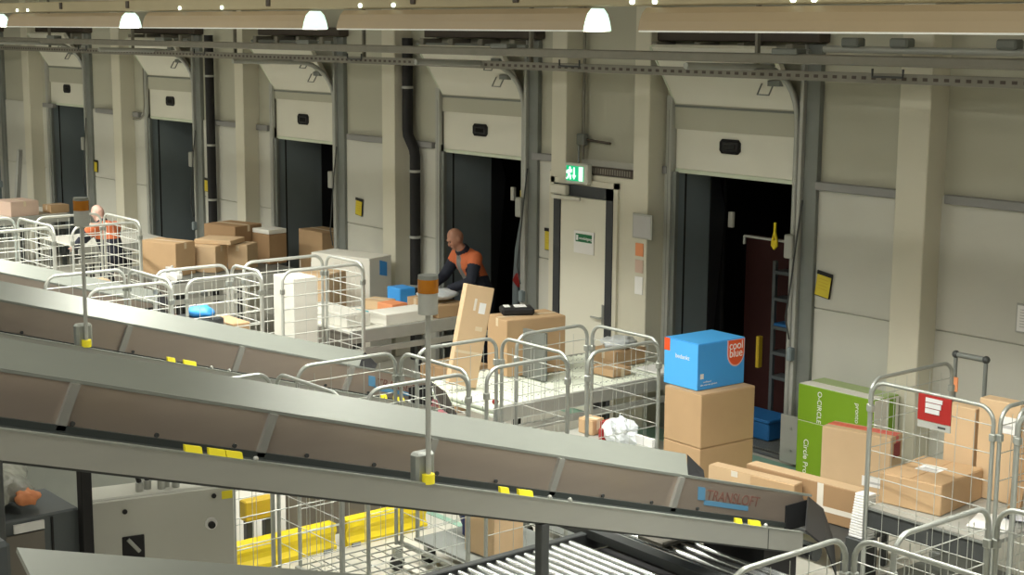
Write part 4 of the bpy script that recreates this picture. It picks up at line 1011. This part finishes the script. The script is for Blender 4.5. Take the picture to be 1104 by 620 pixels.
def hand_meshes(w, d, side, up):
    """w wrist, d direction of hand, up back-of-hand normal, side +1/-1 thumb side"""
    d = d.normalized(); s = d.cross(up).normalized() * side; n = up.normalized(); ms = []
    pv = [w, w + d * .045, w + d * .085]
    ms.append(skin_mesh(pv, [(0, 1), (1, 2)], [(.026, .018), (.036, .016), (.038, .014)], 0))
    L = [.068, .078, .072, .056]
    for i in range(4):
        b = w + d * (.082 - .004 * abs(i - 1)) + s * (.027 - .018 * i)
        l = L[i]; p1 = b + d * l * .45 - n * .006; p2 = p1 + (d * .8 - n * .6).normalized() * l * .33; p3 = p2 + (d * .45 - n * .9).normalized() * l * .28
        ms.append(skin_mesh([b, p1, p2, p3], [(0, 1), (1, 2), (2, 3)], [.0095, .009, .0085, .0075], 0))
    b = w + d * .03 + s * .026; p1 = b + (d * .6 + s * .8).normalized() * .036; p2 = p1 + (d * .9 + s * .35 - n * .2).normalized() * .03
    ms.append(skin_mesh([b, p1, p2], [(0, 1), (1, 2)], [.012, .0105, .009], 0)); return ms
def person(name, label, loc, rz, J, skin='skin', head_pitch=R(30), head_yaw=0.0, cut=1.18, open_front=True):
    r = thing(name, label, 'person', loc, rz)
    V = Vector; g = lambda k: V(J[k])
    sh = {s: g('shoulder' + s) for s in 'lr'}; el = {s: g('elbow' + s) for s in 'lr'}; wr = {s: g('wrist' + s) for s in 'lr'}
    vs = [g('pelvis'), g('waist'), g('chest'), g('neck0'), g('neck1'), g('headc')]
    ed = [(0, 1), (1, 2), (2, 3), (3, 4), (4, 5)]; ra = [(.145, .11), (.13, .10), (.15, .11), .07, .055, .05]
    for s in 'lr':
        i = len(vs); vs += [sh[s], el[s], wr[s]]; ed += [(2, i), (i, i + 1), (i + 1, i + 2)]; ra += [.062, .042, .028]
        i = len(vs); vs += [g('hip' + s), g('knee' + s), g('ankle' + s)]; ed += [(0, i), (i, i + 1), (i + 1, i + 2)]; ra += [.085, .058, .042]
    body = skin_mesh(vs, ed, ra, 0)
    hm, Mx = head_mesh(g('headc'), head_pitch, head_yaw)
    ms = [body, hm]
    for s, sd in (('l', -1), ('r', 1)):
        ms += hand_meshes(wr[s], g('hand' + s) - wr[s], sd, V((0, 0, 1)))
    me = remesh(join_meshes(ms), .0085, 2); me.materials.clear(); me.materials.append(M[skin])
    for p in me.polygons: p.use_smooth = True
    bo = bpy.data.objects.new('body', me); COL.objects.link(bo); bo.parent = r
    for s in (-1, 1):
        e = MB().ball((0, 0, 0), (.011, .006, .007), 8, 6).build('eye', 'eye_dark', r, False); e.matrix_local = Mx @ Matrix.Translation((s * .032, -.091, .008))
        e = MB().ball((0, 0, 0), (.018, .005, .004), 8, 6).build('eyebrow', 'lip', r, False); e.matrix_local = Mx @ Matrix.Translation((s * .032, -.101, .030))
    e = MB().ball((0, 0, 0), (.022, .005, .005), 8, 6).build('mouth', 'lip', r, False); e.matrix_local = Mx @ Matrix.Translation((0, -.104, -.062))
    # trousers
    vs = [g('pelvis') + V((0, 0, .08)), g('pelvis')]; ed = [(0, 1)]; ra = [(.16, .125), (.165, .13)]
    for s in 'lr':
        i = len(vs); vs += [g('hip' + s), g('knee' + s), g('ankle' + s) + V((0, 0, .03))]; ed += [(1, i), (i, i + 1), (i + 1, i + 2)]; ra += [.105, .080, .070]
    me = remesh(skin_mesh(vs, ed, ra, 0), .012, 2); me.materials.clear(); me.materials.append(M['navy'])
    for p in me.polygons: p.use_smooth = True
    o = bpy.data.objects.new('trousers', me); COL.objects.link(o); o.parent = r
    # jacket
    vs = [g('pelvis') + V((0, 0, .02)), g('waist'), g('chest'), g('neck0') + V((0, 0, -.01))]; ed = [(0, 1), (1, 2), (2, 3)]
    ra = [(.175, .145), (.165, .135), (.185, .135), (.085, .08)]
    for s in 'lr':
        i = len(vs); vs += [sh[s], (sh[s] + el[s]) / 2, el[s], el[s].lerp(wr[s], .9)]; ed += [(2, i), (i, i + 1), (i + 1, i + 2), (i + 2, i + 3)]; ra += [.088, .074, .064, .050]
    me = remesh(skin_mesh(vs, ed, ra, 0), .011, 2); me.materials.clear()
    for m in ('orange', 'navy', 'shirt'): me.materials.append(M[m])
    for p in me.polygons:
        p.use_smooth = True; c = p.center; k = 0
        ch = g('chest')
        dl = min((c - sh[s].lerp(el[s], .55)).length for s in 'lr')
        on_arm = any((c - el[s]).length < .21 or (c - wr[s]).length < .2 for s in 'lr')
        ax = V((g('waist').x, g('waist').y, 0)).lerp(V((ch.x, ch.y, 0)), min(1, max(0, (c.z - g('waist').z) / (ch.z - g('waist').z))))
        if c.z < cut or on_arm: k = 1
        if open_front and abs(c.x - ax.x) < .045 and c.y < ax.y - .06 and c.z > g('pelvis').z: k = 2
        p.material_index = k
    o = bpy.data.objects.new('jacket', me); COL.objects.link(o); o.parent = r
    # collar
    n0, n1 = g('neck0'), g('neck1'); MB().tube([n0 - (n1 - n0) * .15, n0.lerp(n1, .55)], [.088, .080], 14).build('collar', 'navy', r)
    for s in 'lr':
        a = g('ankle' + s); t = g('toe' + s)
        q = MB().tube([a + V((0, .06, -.045)), a + V((0, .0, -.035)), a.lerp(t, .6) + V((0, 0, -.01)), t], [.038, .05, .042, .030], 10).build('shoe', 'black', r)
    return r
J1 = dict(pelvis=(0, .10, .95), waist=(0, .05, 1.12), chest=(0, -.08, 1.36), neck0=(0, -.15, 1.49), neck1=(0, -.20, 1.55), headc=(0, -.245, 1.645),
          shoulderl=(.19, -.10, 1.42), shoulderr=(-.19, -.10, 1.42), elbowl=(.27, -.20, 1.17), elbowr=(-.29, -.22, 1.17), wristl=(.12, -.42, 1.08), wristr=(-.20, -.46, 1.06),
          handl=(.08, -.52, 1.055), handr=(-.17, -.56, 1.04), hipl=(.10, .10, .90), hipr=(-.10, .10, .90), kneel=(.11, .06, .50), kneer=(-.11, .04, .50), anklel=(.11, .12, .09), ankler=(-.11, .10, .09),
          toel=(.13, -.07, .035), toer=(-.13, -.09, .035))
person('person', 'bald man in orange and navy work jacket leaning over parcels', (-13.86, -.12, 0), R(-6), J1, 'skin', R(32), R(-8), 1.20)
J2 = dict(pelvis=(0, .05, .95), waist=(-.01, .0, 1.12), chest=(-.02, -.12, 1.31), neck0=(-.02, -.18, 1.42), neck1=(-.02, -.22, 1.47), headc=(-.03, -.27, 1.55),
          shoulderl=(.19, -.12, 1.37), shoulderr=(-.21, -.16, 1.35), elbowl=(.28, -.28, 1.18), elbowr=(-.36, -.32, 1.24), wristl=(.20, -.48, 1.10), wristr=(-.40, -.56, 1.12),
          handl=(.17, -.57, 1.07), handr=(-.40, -.66, 1.09), hipl=(.10, .05, .90), hipr=(-.10, .05, .90), kneel=(.11, .02, .50), kneer=(-.11, .0, .50), anklel=(.11, .08, .09), ankler=(-.11, .06, .09),
          toel=(.13, -.10, .035), toer=(-.13, -.12, .035))
person('person', 'bald worker with orange shoulders bending behind the left wire cage', (-18.97, -2.26, 0), R(-75), J2, 'skin_pale', R(38), 0, 1.24, False)
